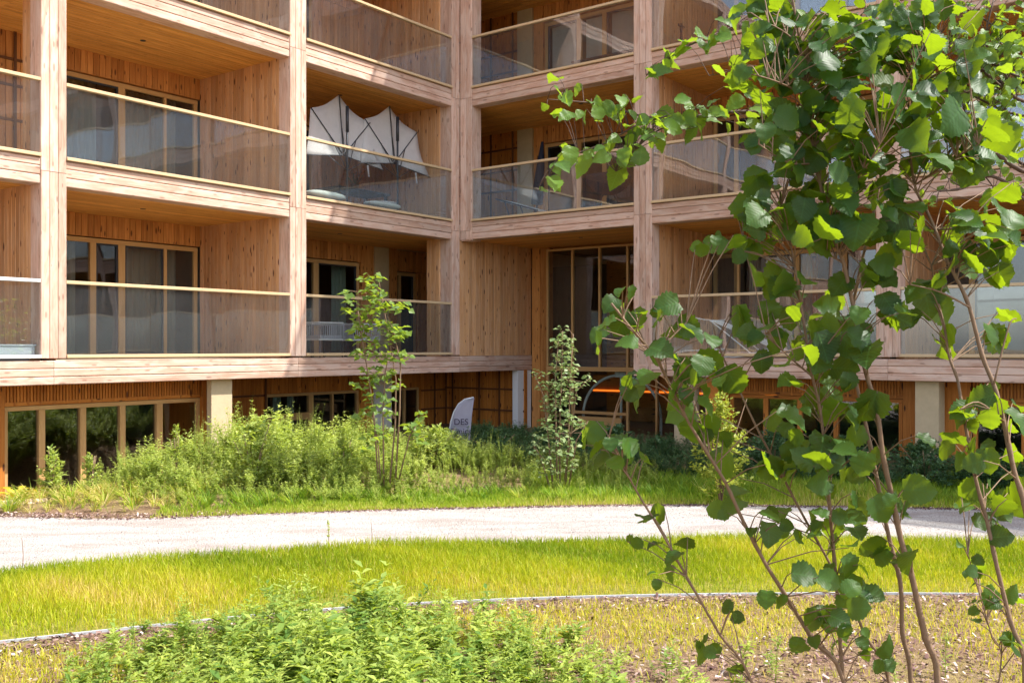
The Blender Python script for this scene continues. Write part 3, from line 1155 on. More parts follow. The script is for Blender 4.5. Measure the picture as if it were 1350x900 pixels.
b = B0
curtain('A', -9.1, -7.4, DEP + .35, b + .4, b + 2.58, 'curtain', 'beige grey curtain behind the left pane of the lower middle balcony window')
curtain('A', -6.5, -5.2, DEP + .4, b + .4, b + 2.58, 'curtain', 'wide grey green curtain behind the right pane of the lower middle balcony window')
curtain('A', -8.2, -7.0, DEP + .35, b + H + .4, b + H + 2.58, 'curtain', 'grey curtain in the left window of the upper middle balcony')
curtain('A', -6.5, -5.2, DEP + .4, b + H + .4, b + H + 2.58, 'curtain', 'grey curtain in the right window of the upper middle balcony')
curtain('A', -.95, -.52, DEP + .4, b + .4, b + 2.58, 'curtaing', 'pale green curtain bunched at the window behind the grey armchair')
curtain('A', -4.4, -3.0, DEP + .35, b + H + .4, b + H + 2.58, 'curtain', 'grey curtain behind the two tilted parasols')
curtain('B', L + .9, L + 2.3, DEP + .3, b + .4, b + 2.58, 'curtain', 'dark striped curtain above the drying rack on the right wing')
curtain('A', -2.95, -2.75, GB + .3, -.5, .95, 'curtaing', 'narrow pale green curtain in the ground floor window with the wooden cross bar')
curtain('A', -2.55, -2.38, GB + .3, -.5, .95, 'curtaing', 'second pale green curtain strip beside the mullion of the ground floor window')


for (x0_, x1_, lab) in ((.47, 1.28, 'white blind in the left door of the top right wing balcony'), (1.47, 2.02, 'narrow white blind beside the door post of the top right wing balcony'), (2.2, 3.2, 'broad white blind above the dark table on the top right wing balcony')):
    m = MB(); m.box(0, x1_ - x0_, 0, .012, 0, 2.1)
    tag(m.build('blind', M['white'], None, wing('B', x0_, DEP + .22, B0 + 2 * H + .42), RZ['B']), lab, 'blind', 'white blinds of the top balcony')


# tilted half parasols
def parasol(xa, hub_z, label, ya=.60, rad=1.1):
    base = wing('A', xa, ya, B0 + H + .36)
    o = thing('parasol', label, 'parasol', base, RZ['A'], 'parasols on the corner balcony')
    hz = hub_z - base.z
    p = MB(); p.tube([(0, 0, 0.02), (0, 0, hz + .8)], .024, 10); p.build('pole', M['darkmetal'], o, smooth=True)
    s = MB(); s.tube([(0, 0, hz + .45), (0, 0, hz + .98)], .036, 10); s.build('sleeve', M['darkmetal'], o, smooth=True)
    p = MB(); p.tube([(0, 0, 0), (0, 0, .02)], [.25, .24], 18); p.build('base_plate', M['darkmetal'], o)
    hub = Vector((0, .05, hz - .02))
    tilt = R(9)                               # leaning back from upright
    def at(ang, r, sag=0.0):
        u = Vector((1, 0, 0)); v = Vector((0, math.sin(tilt), math.cos(tilt))); nn = Vector((0, math.cos(tilt), -math.sin(tilt)))
        return hub + u * (r * math.cos(ang)) + v * (r * 1.17 * math.sin(ang)) + nn * (.07 * (1 - r / rad) + sag)
    angs = [R(a) for a in (-8, 41, 90, 139, 188)]
    V, Fq = [], []
    m, nr = 8, 7
    for si in range(4):
        for a in range(m + (1 if si == 3 else 0)):
            q = a / m
            ang = angs[si] * (1 - q) + angs[si + 1] * q
            chord = math.cos((angs[1] - angs[0]) / 2) / math.cos((q - .5) * (angs[1] - angs[0]))
            chord *= 1 - .05 * math.sin(math.pi * q)
            for r_ in range(nr):
                rr = rad * r_ / (nr - 1)
                V.append(at(ang, rr * (1 + (chord - 1) * 1.0), .03 * math.sin(math.pi * q) * r_ / (nr - 1) + .004))
    cols = 4 * m + 1
    for a in range(cols - 1):
        for r_ in range(nr - 1):
            Fq.append((a * nr + r_, (a + 1) * nr + r_, (a + 1) * nr + r_ + 1, a * nr + r_ + 1))
    c = link('canopy', npmesh('canopy', [tuple(v) for v in V], Fq, M['canvas'], smooth=True), o)
    md = c.modifiers.new('thickness', 'SOLIDIFY'); md.thickness = .004; md.offset = 1
    # valance along the straight edge
    for a in angs:
        r = MB(); r.tube([at(a, .05, -.012), at(a, rad, -.012)], .011, 6); r.build('rib', M['darkmetal'], o, smooth=True)
        s = MB(); s.tube([Vector((0, 0, hz - .36)), at(a, rad * .45, -.02)], .009, 6); s.build('strut', M['darkmetal'], o, smooth=True)
    k = MB(); k.tube([hub + Vector((0, .05, 0)), Vector((0, 0, hz - .02))], .03, 8); k.build('hub', M['darkmetal'], o)
    e = at(angs[0], rad * .62)
    q = MB(); q.tube([e + Vector((-.05, -.02, -.02)), e + Vector((-.04, -.04, -.2)), e + Vector((-.03, -.04, -.26))], [.022, .016, .02], 6); q.build('tie_strap', M['canvas'], o, smooth=True)
    return o


parasol(-2.91, 6.02, 'off white half parasol tilted back on the left of the corner balcony')
parasol(-1.41, 6.08, 'off white half parasol tilted back beside the inner wall, right of its twin')


def superbox(name, mat, sx, sy, sz, pw=4.0, n=20, m=12):
    """rounded pillow-like block"""
    V, Fq = [], []
    for i in range(m + 1):
        ph = -math.pi / 2 + math.pi * i / m
        for k in range(n):
            th = 2 * math.pi * k / n
            def sp(c, e):
                return math.copysign(abs(c) ** e, c)
            e1, e2 = 2 / 2.2, 2 / pw
            V.append((sx * sp(math.cos(ph), e1) * sp(math.cos(th), e2), sy * sp(math.cos(ph), e1) * sp(math.sin(th), e2), sz * sp(math.sin(ph), e1)))
    for i in range(m):
        for k in range(n):
            k2 = (k + 1) % n
            Fq.append((i * n + k, i * n + k2, (i + 1) * n + k2, (i + 1) * n + k))
    return npmesh(name, V, Fq, mat, smooth=True)


# lounge bench on the corner balcony with cushions, table, flowers
zf = B0 + H + .36
o = thing('lounge_bench', 'low dark outdoor lounge bench behind the glass of the parasol balcony', 'bench', wing('A', -2.6, .42, zf), RZ['A'])
m = MB(); m.box(-1.75, 2.0, -.18, .28, .05, .15); m.build('seat', M['black'], o)
for x in (-1.6, -.4, .8, 1.85):
    m = MB(); m.box(x, x + .06, -.14, .24, 0, .05); m.build('leg', M['darkmetal'], o)
o = link('cushion', superbox('cushion', M['cushion'], .50, .17, .085), None, wing('A', -3.72, .38, zf + .235), RZ['A'] + .03)
tag(o, 'pale sage cushion lying under the left parasol, in a patch of sun', 'cushion', 'cushions on the lounge bench')
o = link('cushion', superbox('cushion', M['cushion'], .48, .17, .075), None, wing('A', -2.1, .38, zf + .225), RZ['A'] - .02)
tag(o, 'pale cushion in the shade between the two parasol poles', 'cushion', 'cushions on the lounge bench')
o = thing('side_table', 'low round white tray table on the parasol balcony', 'table', wing('A', -1.5, .95, zf), RZ['A'])
m = MB(); m.tube([(0, 0, .38), (0, 0, .40)], .3, 22); m.build('tray', M['white'], o)
m = MB()
for a in range(3):
    m.tube([(.12 * math.cos(a * 2.1), .12 * math.sin(a * 2.1), .38), (.24 * math.cos(a * 2.1), .24 * math.sin(a * 2.1), 0)], .012, 6)
m.build('legs', M['darkmetal'], o)
o = thing('dining_table', 'dark dining table at the rear of the parasol balcony', 'table', wing('A', -1.5, 1.9, zf), RZ['A'])
m = MB(); m.box(-.8, .8, -.4, .4, .70, .74); m.build('table_top', M['black'], o)
for sx in (-.74, .68):
    for sy in (-.36, .3):
        m = MB(); m.box(sx, sx + .06, sy, sy + .06, 0, .70); m.build('leg', M['darkmetal'], o)
o = thing('flower_pot', 'pot of orange flowers on the table under the parasols', 'flowers', wing('A', -1.5, 1.85, zf + .74), RZ['A'])
m = MB(); m.tube([(0, 0, 0), (0, 0, .16)], [.07, .10], 12); m.build('pot', M['terracotta'], o)
m = MB()
for i in range(26):
    a, r, z = random.uniform(0, 6.3), random.uniform(0, .3), random.uniform(.24, .5)
    m.tube([(0, 0, .12), (r * .6 * math.cos(a), r * .6 * math.sin(a), z * .7), (r * math.cos(a), r * math.sin(a), z)], .004, 4)
m.build('stems', M['shade'], o)
V, Fq = [], []
for i in range(26):
    a, r, z = random.uniform(0, 6.3), random.uniform(.02, .3), random.uniform(.26, .52)
    ctr = Vector((r * math.cos(a), r * math.sin(a), z))
    for k in range(9):
        d = Vector((random.gauss(0, 1), random.gauss(0, 1), random.gauss(0, 1))).normalized()
        e = d.orthogonal().normalized() * .028
        bb = len(V)
        V += [tuple(ctr), tuple(ctr + d * .035 + e), tuple(ctr + d * .06), tuple(ctr + d * .035 - e)]
        Fq.append((bb, bb + 1, bb + 2, bb + 3))
link('blossoms', npmesh('blossoms', V, Fq, M['flower'], tone=np.full(len(V), .5)), o)


def rope_chair(W, x, y, z, rz, label):
    o = thing('armchair', label, 'armchair', wing(W, x, y, z), RZ[W] + rz, 'grey rope armchairs')
    m = MB(); m.box(-.28, .28, -.27, .27, .38, .45); m.build('seat', M['rope'], o)
    m = MB()
    for k in range(34):                         # upright ropes round three sides
        q = k / 33
        if q < .3: p = Vector((-.32, -.3 + q / .3 * .6, 0))
        elif q < .7: p = Vector((-.32 + (q - .3) / .4 * .64, .3, 0))
        else: p = Vector((.32, .3 - (q - .7) / .3 * .6, 0))
        m.tube([p + Vector((0, 0, .36)), p + Vector((0, 0, .70))], .008, 4)
    m.build('rope_weave', M['rope'], o)
    m = MB()
    for zz in (.36, .70):
        m.tube([(-.32, -.3, zz), (-.32, .28, zz), (-.28, .31, zz), (.28, .31, zz), (.32, .28, zz), (.32, -.3, zz)], .016, 6)
    m.build('rim', M['white'], o)
    for sx in (-.3, .3):
        for sy in (-.26, .28):
            m = MB(); m.tube([(sx, sy, 0), (sx * .95, sy * .95, .37)], [.011, .014], 6); m.build('leg', M['darkmetal'], o)
    return o


rope_chair('A', -3.5, .72, B0 + .36, math.pi, 'light grey rope armchair behind the glass, left of the sapling')
rope_chair('A', -2.15, 1.0, B0 + .36, math.pi - .3, 'grey rope armchair half hidden behind the sapling top')
o = thing('patio_table', 'grey patio table between the two rope armchairs', 'table', wing('A', -2.8, 1.6, B0 + .36), RZ['A'])
m = MB(); m.box(-.55, .55, -.4, .4, .68, .72); m.build('table_top', M['greymetal'], o)
for sx in (-.5, .45):
    for sy in (-.36, .31):
        m = MB(); m.box(sx, sx + .05, sy, sy + .05, 0, .68); m.build('leg', M['darkmetal'], o)

o = thing('planter_box', 'long light grey metal planter behind the white handrail at far left', 'planter', wing('A', -10.35, .24, B0 + .36), RZ['A'])
m = MB(); m.box(-1.4, .66, -.11, .11, .1, .23); m.build('trough', M['greymetal'], o)
m = MB(); m.box(-1.42, .68, -.125, .125, .23, .25); m.build('rim', M['greymetal'], o)
m = MB(); m.box(-1.3, .6, -.08, .08, 0, .1); m.build('stand', M['darkmetal'], o)

# right wing, second floor corner bay
zf = B0 + H + .36
o = thing('deck_chair', 'white slatted deck chair behind the glass of the right wing corner balcony', 'deck chair', wing('B', 1.2, .8, zf), RZ['B'])
m = MB()
for k in range(7):
    q = k / 6
    m.box(-.45 + q * .9, -.45 + q * .9 + .1, -.28, .28, .52 - q * .28, .54 - q * .28)
m.build('slats', M['white'], o)
for sy in (-.3, .28):
    m = MB(); m.tube([(-.55, sy, .58), (.62, sy, .22)], .018, 6); m.build('side_rail', M['darkmetal'], o)
    m = MB(); m.tube([(.55, sy, .24), (.5, sy, 0)], .016, 6); m.tube([(-.3, sy, .5), (-.1, sy, 0)], .016, 6); m.build('legs', M['darkmetal'], o)
o = thing('folded_parasol', 'folded dark parasol leaning by the door of the right wing corner balcony', 'parasol', wing('B', .95, 1.6, zf), RZ['B'])
m = MB(); m.tube([(0, 0, 0), (.22, 0, 2.0)], .02, 8); m.build('pole', M['darkmetal'], o)
m = MB(); m.tube([(.06, 0, .55), (.1, 0, .9), (.17, 0, 1.5), (.22, 0, 2.0)], [.14, .13, .09, .03], 10); m.build('canopy', M['black'], o, smooth=True)
o = thing('bowl_chair', 'dark round bowl chair on thin metal legs beside the right wing column', 'chair', wing('B', 3.15, 1.3, zf), RZ['B'])
V, Fq = [], []
for i in range(9):
    a = math.pi / 2 * i / 8
    for k in range(24):
        q = 2 * math.pi * k / 24
        V.append((.5 * math.sin(a) * math.cos(q), .5 * math.sin(a) * math.sin(q), .95 - .42 * math.cos(a)))
for i in range(8):
    for k in range(24):
        Fq.append((i * 24 + k, i * 24 + (k + 1) % 24, (i + 1) * 24 + (k + 1) % 24, (i + 1) * 24 + k))
bo = link('bowl', npmesh('bowl', V, Fq, M['black'], smooth=True), o)
md = bo.modifiers.new('thickness', 'SOLIDIFY'); md.thickness = .03
for a in range(4):
    q = a * math.pi / 2 + .6
    m = MB(); m.tube([(.1 * math.cos(q), .1 * math.sin(q), .56), (.42 * math.cos(q), .42 * math.sin(q), 0)], .014, 6); m.build('leg', M['darkmetal'], o)
zf = B0 + 2 * H + .36
o = thing('balcony_table', 'dark flat table on the top right wing balcony beside the column', 'table', wing('B', 3.55, .75, zf), RZ['B'])
m = MB(); m.box(-.75, .75, -.4, .4, .26, .29); m.build('table_top', M['black'], o)
for sx in (-.7, .65):
    for sy in (-.36, .31):
        m = MB(); m.box(sx, sx + .05, sy, sy + .05, 0, .26); m.build('leg', M['darkmetal'], o)
o = thing('wall_cross', 'small dark cross hanging on the boarded balcony wall at top', 'cross', wing('B', L + .17 + .03, 1.25, B0 + 2 * H + 1.1), RZ['B'])
m = MB(); m.box(0, .025, -.022, .022, -.17, .17); m.build('upright', M['darkmetal'], o)
m = MB(); m.box(.0005, .0245, -.13, .13, .1, .14); m.build('crossbar', M['darkmetal'], o)
# drying rack
o = thing('drying_rack', 'white wire clothes drying rack on the first floor balcony of the right wing', 'drying rack', wing('B', L + 2.0, .75, B0 + .36), RZ['B'])
for k in range(6):
    y = -.25 + k * .1
    m = MB(); m.tube([(-.75, y, .72), (.0, y, .42), (.55, y, .16)], .010, 5); m.build('wire', M['white'], o)
m = MB(); m.tube([(-.75, -.3, .72), (-.75, .3, .72)], .014, 6); m.tube([(.55, -.3, .16), (.55, .3, .16)], .014, 6); m.build('crossbar', M['white'], o)
for sy in (-.28, .28):
    m = MB(); m.tube([(-.75, sy, .72), (.2, sy, 0)], .013, 6); m.tube([(.55, sy, .16), (-.6, sy, 0)], .013, 6); m.build('legs', M['white'], o)
# arched frame in front of the lobby
o = thing('arched_frame', 'pale green arched metal frame with centre post standing behind the entrance glass', 'metal arch', wing('B', 2.55, 2.85, -.5), RZ['B'])
m = MB(); m.tube([(1.05 * math.cos(R(a)), 0, .9 + .95 * math.sin(R(a))) for a in range(0, 181, 9)], .035, 8); m.build('arch', M['mint'], o, smooth=True)
m = MB(); m.tube([(0, 0, 0), (0, 0, 1.8)], .03, 8); m.build('post', M['mint'], o)
m = MB(); m.box(-.14, .14, -.05, .05, 1.80, 1.96); m.build('junction_box', M['mint'], o)
for s in (-1, 1):
    m = MB(); m.tube([(1.05 * s, 0, 0), (1.05 * s, 0, .9)], .035, 8); m.build('leg', M['mint'], o)

# ------------------------------------------------------------------ beach flag sign
fp = pt(618, 600, 17.6)
o = thing('flag_banner', 'pale lilac feather flag with dark lettering among the weeds near the white pillar', 'flag', (fp.x, fp.y, 0))
FS = 17.6 / F
def fpx(x, y): return Vector(((x - 618) * FS, 0, CAMZ - (y - YH) * FS))
left = [(589, 612), (590.5, 590), (592.5, 570), (595, 555), (599, 543), (605, 533), (613, 527), (620, 525), (625, 524.5)]
right = [(617, 612), (618, 600), (619.2, 585), (620.2, 570), (621.2, 558), (622.2, 547), (623.2, 538), (624.2, 530), (625.2, 525)]
V, Fq = [], []
for (a, c) in zip(left, right):
    for k in range(5):
        p = fpx(*a).lerp(fpx(*c), k / 4)
        p.y = .03 * math.sin(k / 4 * math.pi) + .015 * math.sin(p.z * 5)
        V.append(tuple(p))
for i in range(len(left) - 1):
    for k in range(4):
        Fq.append((i * 5 + k, i * 5 + k + 1, (i + 1) * 5 + k + 1, (i + 1) * 5 + k))
fo = link('flag_cloth', npmesh('flag_cloth', V, Fq, M['flag'], smooth=True), o)
md = fo.modifiers.new('thickness', 'SOLIDIFY'); md.thickness = .004
m = MB(); m.tube([fpx(587.5, 640) if False else fpx(588.4, 612), fpx(590, 590), fpx(592, 570), fpx(594.5, 555), fpx(598.5, 542.5), fpx(604.6, 532.4), fpx(612.6, 526.3), fpx(624.5, 523.6)], [.014] * 8, 6); m.build('pole', M['greymetal'], o, smooth=True)
m = MB(); m.tube([fpx(588.4, 612), Vector((fpx(588.4, 612).x, 0, -.05))], .016, 6); m.build('ground_spike', M['greymetal'], o)
for txt, x, y, size in (('DES', 608.0, 559.5, .155), ('Clinics', 607.0, 571.5, .145)):
    cu = bpy.data.curves.new('lettering', 'FONT')
    cu.body = txt
    cu.size = size
    cu.align_x = 'CENTER'
    cu.extrude = .002
    tmp = bpy.data.objects.new('tmp', cu)
    COL.objects.link(tmp)
    dg = bpy.context.evaluated_depsgraph_get()
    me = bpy.data.meshes.new_from_object(tmp.evaluated_get(dg))
    bpy.data.objects.remove(tmp)
    me.materials.clear()
    me.materials.append(M['print'])
    lo = link('lettering', me, o)
    p = fpx(x, y)
    lo.location = (p.x, -.03, p.z)
    lo.rotation_euler = (R(90), 0, 0)

# ------------------------------------------------------------------ edging strip, pale timber edge
xs = np.linspace(-8, 10, 90)
ys = edging(xs)
m = MB()
for i in range(len(xs) - 1):
    a, c = Vector((xs[i], ys[i], -.03)), Vector((xs[i + 1], ys[i + 1], -.03))
    tdir = (c - a).normalized()
    nrm = Vector((-tdir.y, tdir.x, 0)) * .008
    m.add([a - nrm, c - nrm, c + nrm, a + nrm, a - nrm + Vector((0, 0, .048)), c - nrm + Vector((0, 0, .048)), c + nrm + Vector((0, 0, .048)), a + nrm + Vector((0, 0, .048))],
          [(0, 1, 5, 4), (2, 3, 7, 6), (4, 5, 6, 7)], [(0, 0)] * 8)
tag(m.build('metal_edging', M['greymetal']), 'thin pale metal edging between lawn and bark mulch', 'edging')
e0, e1 = gpt(-40, 672, -.02), gpt(62, 664, -.02)
m = MB(); m.tube([(e0[0], e0[1], -.02), ((e0[0] + e1[0]) / 2, (e0[1] + e1[1]) / 2 - .02, .0), (e1[0], e1[1], .01)], [.06, .07, .05], 8)
tag(m.build('timber_edging', M['stone'], smooth=True), 'pale log lying at the edge of the bed below the left ground floor window', 'log')


# ------------------------------------------------------------------ plants
def srf(X, Y):
    return ground_z(np.asarray(X, float), np.asarray(Y, float))


def blades(name, XY, h, wd, tone, mat, lean=0.35, z0=None):
    n = len(XY)
    a = rng.uniform(0, 2 * math.pi, n)
    d = rng.uniform(0, 2 * math.pi, n)
    ln = np.abs(rng.normal(lean, lean * .5, n)) * h
    Z = srf(XY[:, 0], XY[:, 1]) if z0 is None else z0
    cx, sx = np.cos(a) * wd / 2, np.sin(a) * wd / 2
    lx, ly = np.cos(d) * ln, np.sin(d) * ln
    V = np.empty((n, 5, 3))
    V[:, 0] = np.stack([XY[:, 0] - cx, XY[:, 1] - sx, Z], -1)
    V[:, 1] = np.stack([XY[:, 0] + cx, XY[:, 1] + sx, Z], -1)
    mx, my, mz = XY[:, 0] + lx * .35, XY[:, 1] + ly * .35, Z + h * .6
    V[:, 2] = np.stack([mx + cx * .8, my + sx * .8, mz], -1)
    V[:, 3] = np.stack([mx - cx * .8, my - sx * .8, mz], -1)
    V[:, 4] = np.stack([XY[:, 0] + lx, XY[:, 1] + ly, Z + h * np.sqrt(np.clip(1 - (ln / h) ** 2 * .5, .2, 1))], -1)
    b = np.arange(n)[:, None] * 5
    Fa = np.concatenate([b + np.array([0, 1, 2]), b + np.array([0, 2, 3]), b + np.array([3, 2, 4])])
    return npmesh(name, V.reshape(-1, 3), Fa, mat, np.repeat(tone, 5))


def vnoise(X, Y, sc, seed=0):
    """cheap smooth noise 0..1"""
    r = np.random.default_rng(seed)
    v = 0
    for i in range(6):
        k = r.uniform(.5, 1.6) * sc
        a = r.uniform(0, 6.28)
        v = v + np.sin((X * math.cos(a) + Y * math.sin(a)) * k + r.uniform(0, 6.28))
    return np.clip(.5 + v / 6.5, 0, 1)


def scatter(n, x0, x1, f0, f1):
    X = rng.uniform(x0, x1, n)
    a, b = f0(X), f1(X)
    return np.stack([X, a + (b - a) * rng.uniform(0, 1, n)], -1)


# the mown strip between edging and path
P = scatter(150000, -6.0, 7.6, lambda X: edging(X) + .01, lambda X: path_near(X) + .03)
tt = (P[:, 1] - edging(P[:, 0])) / np.maximum(.1, path_near(P[:, 0]) - edging(P[:, 0]))
nz = vnoise(P[:, 0], P[:, 1], 2.2, 3)
keep = rng.uniform(0, 1, len(P)) < np.clip(.22 + tt * 2.2, 0, 1)
P, tt, nz = P[keep], tt[keep], nz[keep]
h = rng.uniform(.06, .125, len(P)) * (.6 + .6 * np.clip(tt * 1.3, 0, 1)) * (.65 + .55 * nz)
tone = np.clip(.60 - .28 * tt + (nz - .5) * .55 + (vnoise(P[:, 0], P[:, 1], 7, 17) - .5) * .35 + rng.normal(0, .17, len(P)), 0, 1)
tone = np.where(rng.uniform(0, 1, len(P)) < .05 + .22 * np.clip(.3 - tt, 0, 1), rng.uniform(.9, 1, len(P)), tone)
tag(link('grass', blades('grass', P, h, rng.uniform(.004, .0075, len(P)), tone, M['grass'])), 'sunlit yellow green lawn strip in front of the gravel path', 'grass', kind='stuff')

# the verge behind the path and the shaded lawn in front of the right wing
P = scatter(60000, -4.2, 10, lambda X: path_far(X) - .02, lambda X: path_far(X) + np.where(X > .2, 3.2, .75) * (.7 + .3 * smooth(-2.8, -1.5, X)))
P = P[rng.uniform(0, 1, len(P)) < .25 + .75 * smooth(-3.6, -2.3, P[:, 0])]
nz = vnoise(P[:, 0], P[:, 1], 1.8, 5)
rx = np.clip((P[:, 1] - path_far(P[:, 0])) / .8, 0, 1)
h = rng.uniform(.06, .14, len(P)) * (.5 + .5 * rx) * (.7 + .6 * nz) * np.where(P[:, 0] > .2, 1.25, 1)
tone = np.clip(.85 - .4 * rx + (nz - .5) * .4 + rng.normal(0, .16, len(P)), 0, 1)
tag(link('grass', blades('verge_grass', P, h, rng.uniform(.006, .011, len(P)), tone, M['grassfar'])), 'longer meadow grass along the far side of the gravel path', 'grass', kind='stuff')

# thin grass on the bark mulch in the foreground
P = scatter(90000, -4.4, 5.6, lambda X: np.full_like(X, 4.6), lambda X: edging(X) - .06)
nz = vnoise(P[:, 0], P[:, 1], 1.7, 9)
ed = edging(P[:, 0]) - P[:, 1]
keep = (rng.uniform(0, 1, len(P)) < np.clip((nz - .36) * 1.9, .05, .75)) & (ed > .25 * rng.uniform(.5, 1.6, len(P)))
P, nz = P[keep], nz[keep]
h = rng.uniform(.025, .075, len(P))
tone = np.clip(.80 + rng.normal(0, .2, len(P)), 0, 1)
tag(link('moss_grass', blades('moss_grass', P, h, rng.uniform(.004, .008, len(P)), tone, M['grass'], .6)), 'thin olive grass and moss growing through the bark mulch', 'grass', kind='stuff')

# bark chips
t = NT('bark chips')
c = t.ramp(t.attr(), [(0.0, (0.07, 0.035, 0.03)), (0.45, (0.20, 0.115, 0.10)), (0.8, (0.38, 0.27, 0.23)), (1.0, (0.62, 0.52, 0.47))])
M['chips'] = t.done(t.principled(c, 0.9, None, 0.15))


def chips(name, XY, size, mat, label, cat):
    n = len(XY)
    L_ = rng.uniform(.5, 1.4, n) * size
    W_ = L_ * rng.uniform(.25, .6, n)
    a = rng.uniform(0, 6.28, n)
    tl, tb = rng.normal(0, .35, n), rng.normal(0, .35, n)
    Z = srf(XY[:, 0], XY[:, 1]) + .012 + size * rng.uniform(0, .35, n)
    base = np.array([(-1, -1, 0), (1, -1, 0), (1, 1, 0), (-1, 1, 0), (0, 0, .35)], float)
    V = np.empty((n, 5, 3))
    for i, (x, y, z) in enumerate(base):
        lx, ly = x * L_ / 2, y * W_ / 2
        V[:, i, 0] = XY[:, 0] + lx * np.cos(a) - ly * np.sin(a)
        V[:, i, 1] = XY[:, 1] + lx * np.sin(a) + ly * np.cos(a)
        V[:, i, 2] = Z + lx * tl + ly * tb + z * W_
    b = np.arange(n)[:, None] * 5
    Fa = np.concatenate([b + np.array(f) for f in ((0, 1, 4), (1, 2, 4), (2, 3, 4), (3, 0, 4))])
    tag(link(name, npmesh(name, V.reshape(-1, 3), Fa, mat, np.repeat(rng.uniform(0, 1, n) ** 1.7, 5))), label, cat, kind='stuff')


P = scatter(26000, -4.6, 5.6, lambda X: np.full_like(X, 4.8), lambda X: edging(X) - .02)
ed = edging(P[:, 0]) - P[:, 1]
keep = rng.uniform(0, 1, len(P)) < np.where(ed < .45, 1, np.clip(1.1 - vnoise(P[:, 0], P[:, 1], 1.7, 9) * 1.1, .2, 1))
chips('bark_mulch', P[keep], .026, M['chips'], 'purple brown bark mulch below the metal edging', 'mulch')
P = scatter(9000, -7.5, 8, lambda X: path_far(X) - .05 - np.abs(rng.normal(0, .05, len(X))), lambda X: path_far(X) + np.where(X < -2.2, .28, .05))
chips('path_edge_mulch', P, .024, M['chips'], 'bark crumbs along the far edge of the gravel path', 'mulch')
t = NT('grit')
c = t.ramp(t.attr(), [(0, (.30, .26, .24)), (.25, (.42, .385, .365)), (1, (.54, .51, .49))])
M['grit'] = t.done(t.principled(c, .95, None, .1))
P = scatter(30000, -6, 8, lambda X: path_near(X) + .02, lambda X: path_far(X) - .02)
chips('path_grit', P, .011, M['grit'], 'pale grit lying loose on the gravel path', 'gravel')


# ---- small plants built from leaf shapes
def leaf_arr(n, P, D, Nn, Ln, Wd, bend=.25):
    """n leaves: base points P, directions D, upper sides Nn, length, width; 6 corners, 4 triangles each"""
    D = D / np.linalg.norm(D, axis=1, keepdims=True)
    S = np.cross(D, Nn)
    S /= np.maximum(1e-6, np.linalg.norm(S, axis=1, keepdims=True))
    U = np.cross(S, D)
    Ln, Wd = Ln[:, None], Wd[:, None]
    V = np.empty((n, 6, 3))
    V[:, 0] = P
    V[:, 1] = P + D * Ln * .45 + S * Wd * .5 + U * Wd * .12
    V[:, 2] = P + D * Ln * .45 - S * Wd * .5 + U * Wd * .12
    V[:, 3] = P + D * Ln * .5 - U * Wd * .06
    V[:, 4] = P + D * Ln - U * Ln * bend * .5
    V[:, 5] = P + D * Ln * .2
    b = np.arange(n)[:, None] * 6
    Fa = np.concatenate([b + np.array(f) for f in ((0, 1, 3), (0, 3, 2), (1, 4, 3), (3, 4, 2))])
    return V.reshape(-1, 3), Fa


def weed_proto(h, nl, ll, lw, branch=0, spread=.12, stemw=.006, top=.35, seed=0, droop=.2, tuft=False):
    """one herb: a leafy stem with side shoots; returns vertices, triangles, tone"""
    r = np.random.default_rng(seed)
    stems = [(np.zeros(3), np.array([r.normal(0, .06), r.normal(0, .06), 1.0]), h)]
    for i in range(branch):
        z = r.uniform(.2, .7) * h
        a = r.uniform(0, 6.28)
        stems.append((np.array([stems[0][1][0] * z, stems[0][1][1] * z, z]), np.array([math.cos(a) * spread * 4, math.sin(a) * spread * 4, 1.0]), (h - z) * r.uniform(.5, .9)))
    Vs, Fs, Ts = [], [], []
    off = 0
    for (p, d, ln) in stems:
        d = d / np.linalg.norm(d)
        cnt = max(4, int(nl * ln / h))
        q = np.sort(r.uniform(.08, 1, cnt))
        a = np.arange(cnt) * 2.4 + r.uniform(0, 6)
        up = r.uniform(.0, .7, cnt)
        D = np.stack([np.cos(a), np.sin(a), up], -1)
        Nn = np.stack([-np.cos(a) * up, -np.sin(a) * up, np.ones(cnt)], -1) + r.normal(0, .25, (cnt, 3))
        sc = (1 - (1 - top) * q) * r.uniform(.7, 1.25, cnt)
        V, Fa = leaf_arr(cnt, p + d * (q * ln)[:, None], D, Nn, ll * sc, lw * sc, droop)
        Vs.append(V); Fs.append(Fa + off); Ts.append(np.repeat(np.clip(r.normal(.5, .22, cnt) + .15 * (q - .5), 0, 1), 6))
        off += len(V)
        e = np.array([stemw, 0, 0])
        g = np.array([0, stemw, 0])
        V = np.stack([p - e, p + e, p + d * ln, p - g, p + g, p + d * ln])
        Vs.append(V); Fs.append(np.array([[0, 1, 2], [3, 4, 5]]) + off); Ts.append(np.full(6, .35))
        off += 6
    return np.concatenate(Vs), np.concatenate(Fs), np.concatenate(Ts)


def tuft_proto(n, h, wd, seed=0, lean=.5):
    r = np.random.default_rng(seed)
    a = r.uniform(0, 6.28, n)
    ln = h * r.uniform(.5, 1.1, n)
    D = np.stack([np.cos(a) * lean * r.uniform(.3, 1.3, n), np.sin(a) * lean * r.uniform(.3, 1.3, n), np.ones(n)], -1)
    Nn = np.stack([-np.cos(a), -np.sin(a), np.full(n, .5)], -1)
    V, Fa = leaf_arr(n, np.stack([np.cos(a), np.sin(a), np.zeros(n)], -1) * .03, D, Nn, ln, np.full(n, wd), .5)
    return V, Fa, np.repeat(np.clip(r.normal(.5, .25, n), 0, 1), 6)


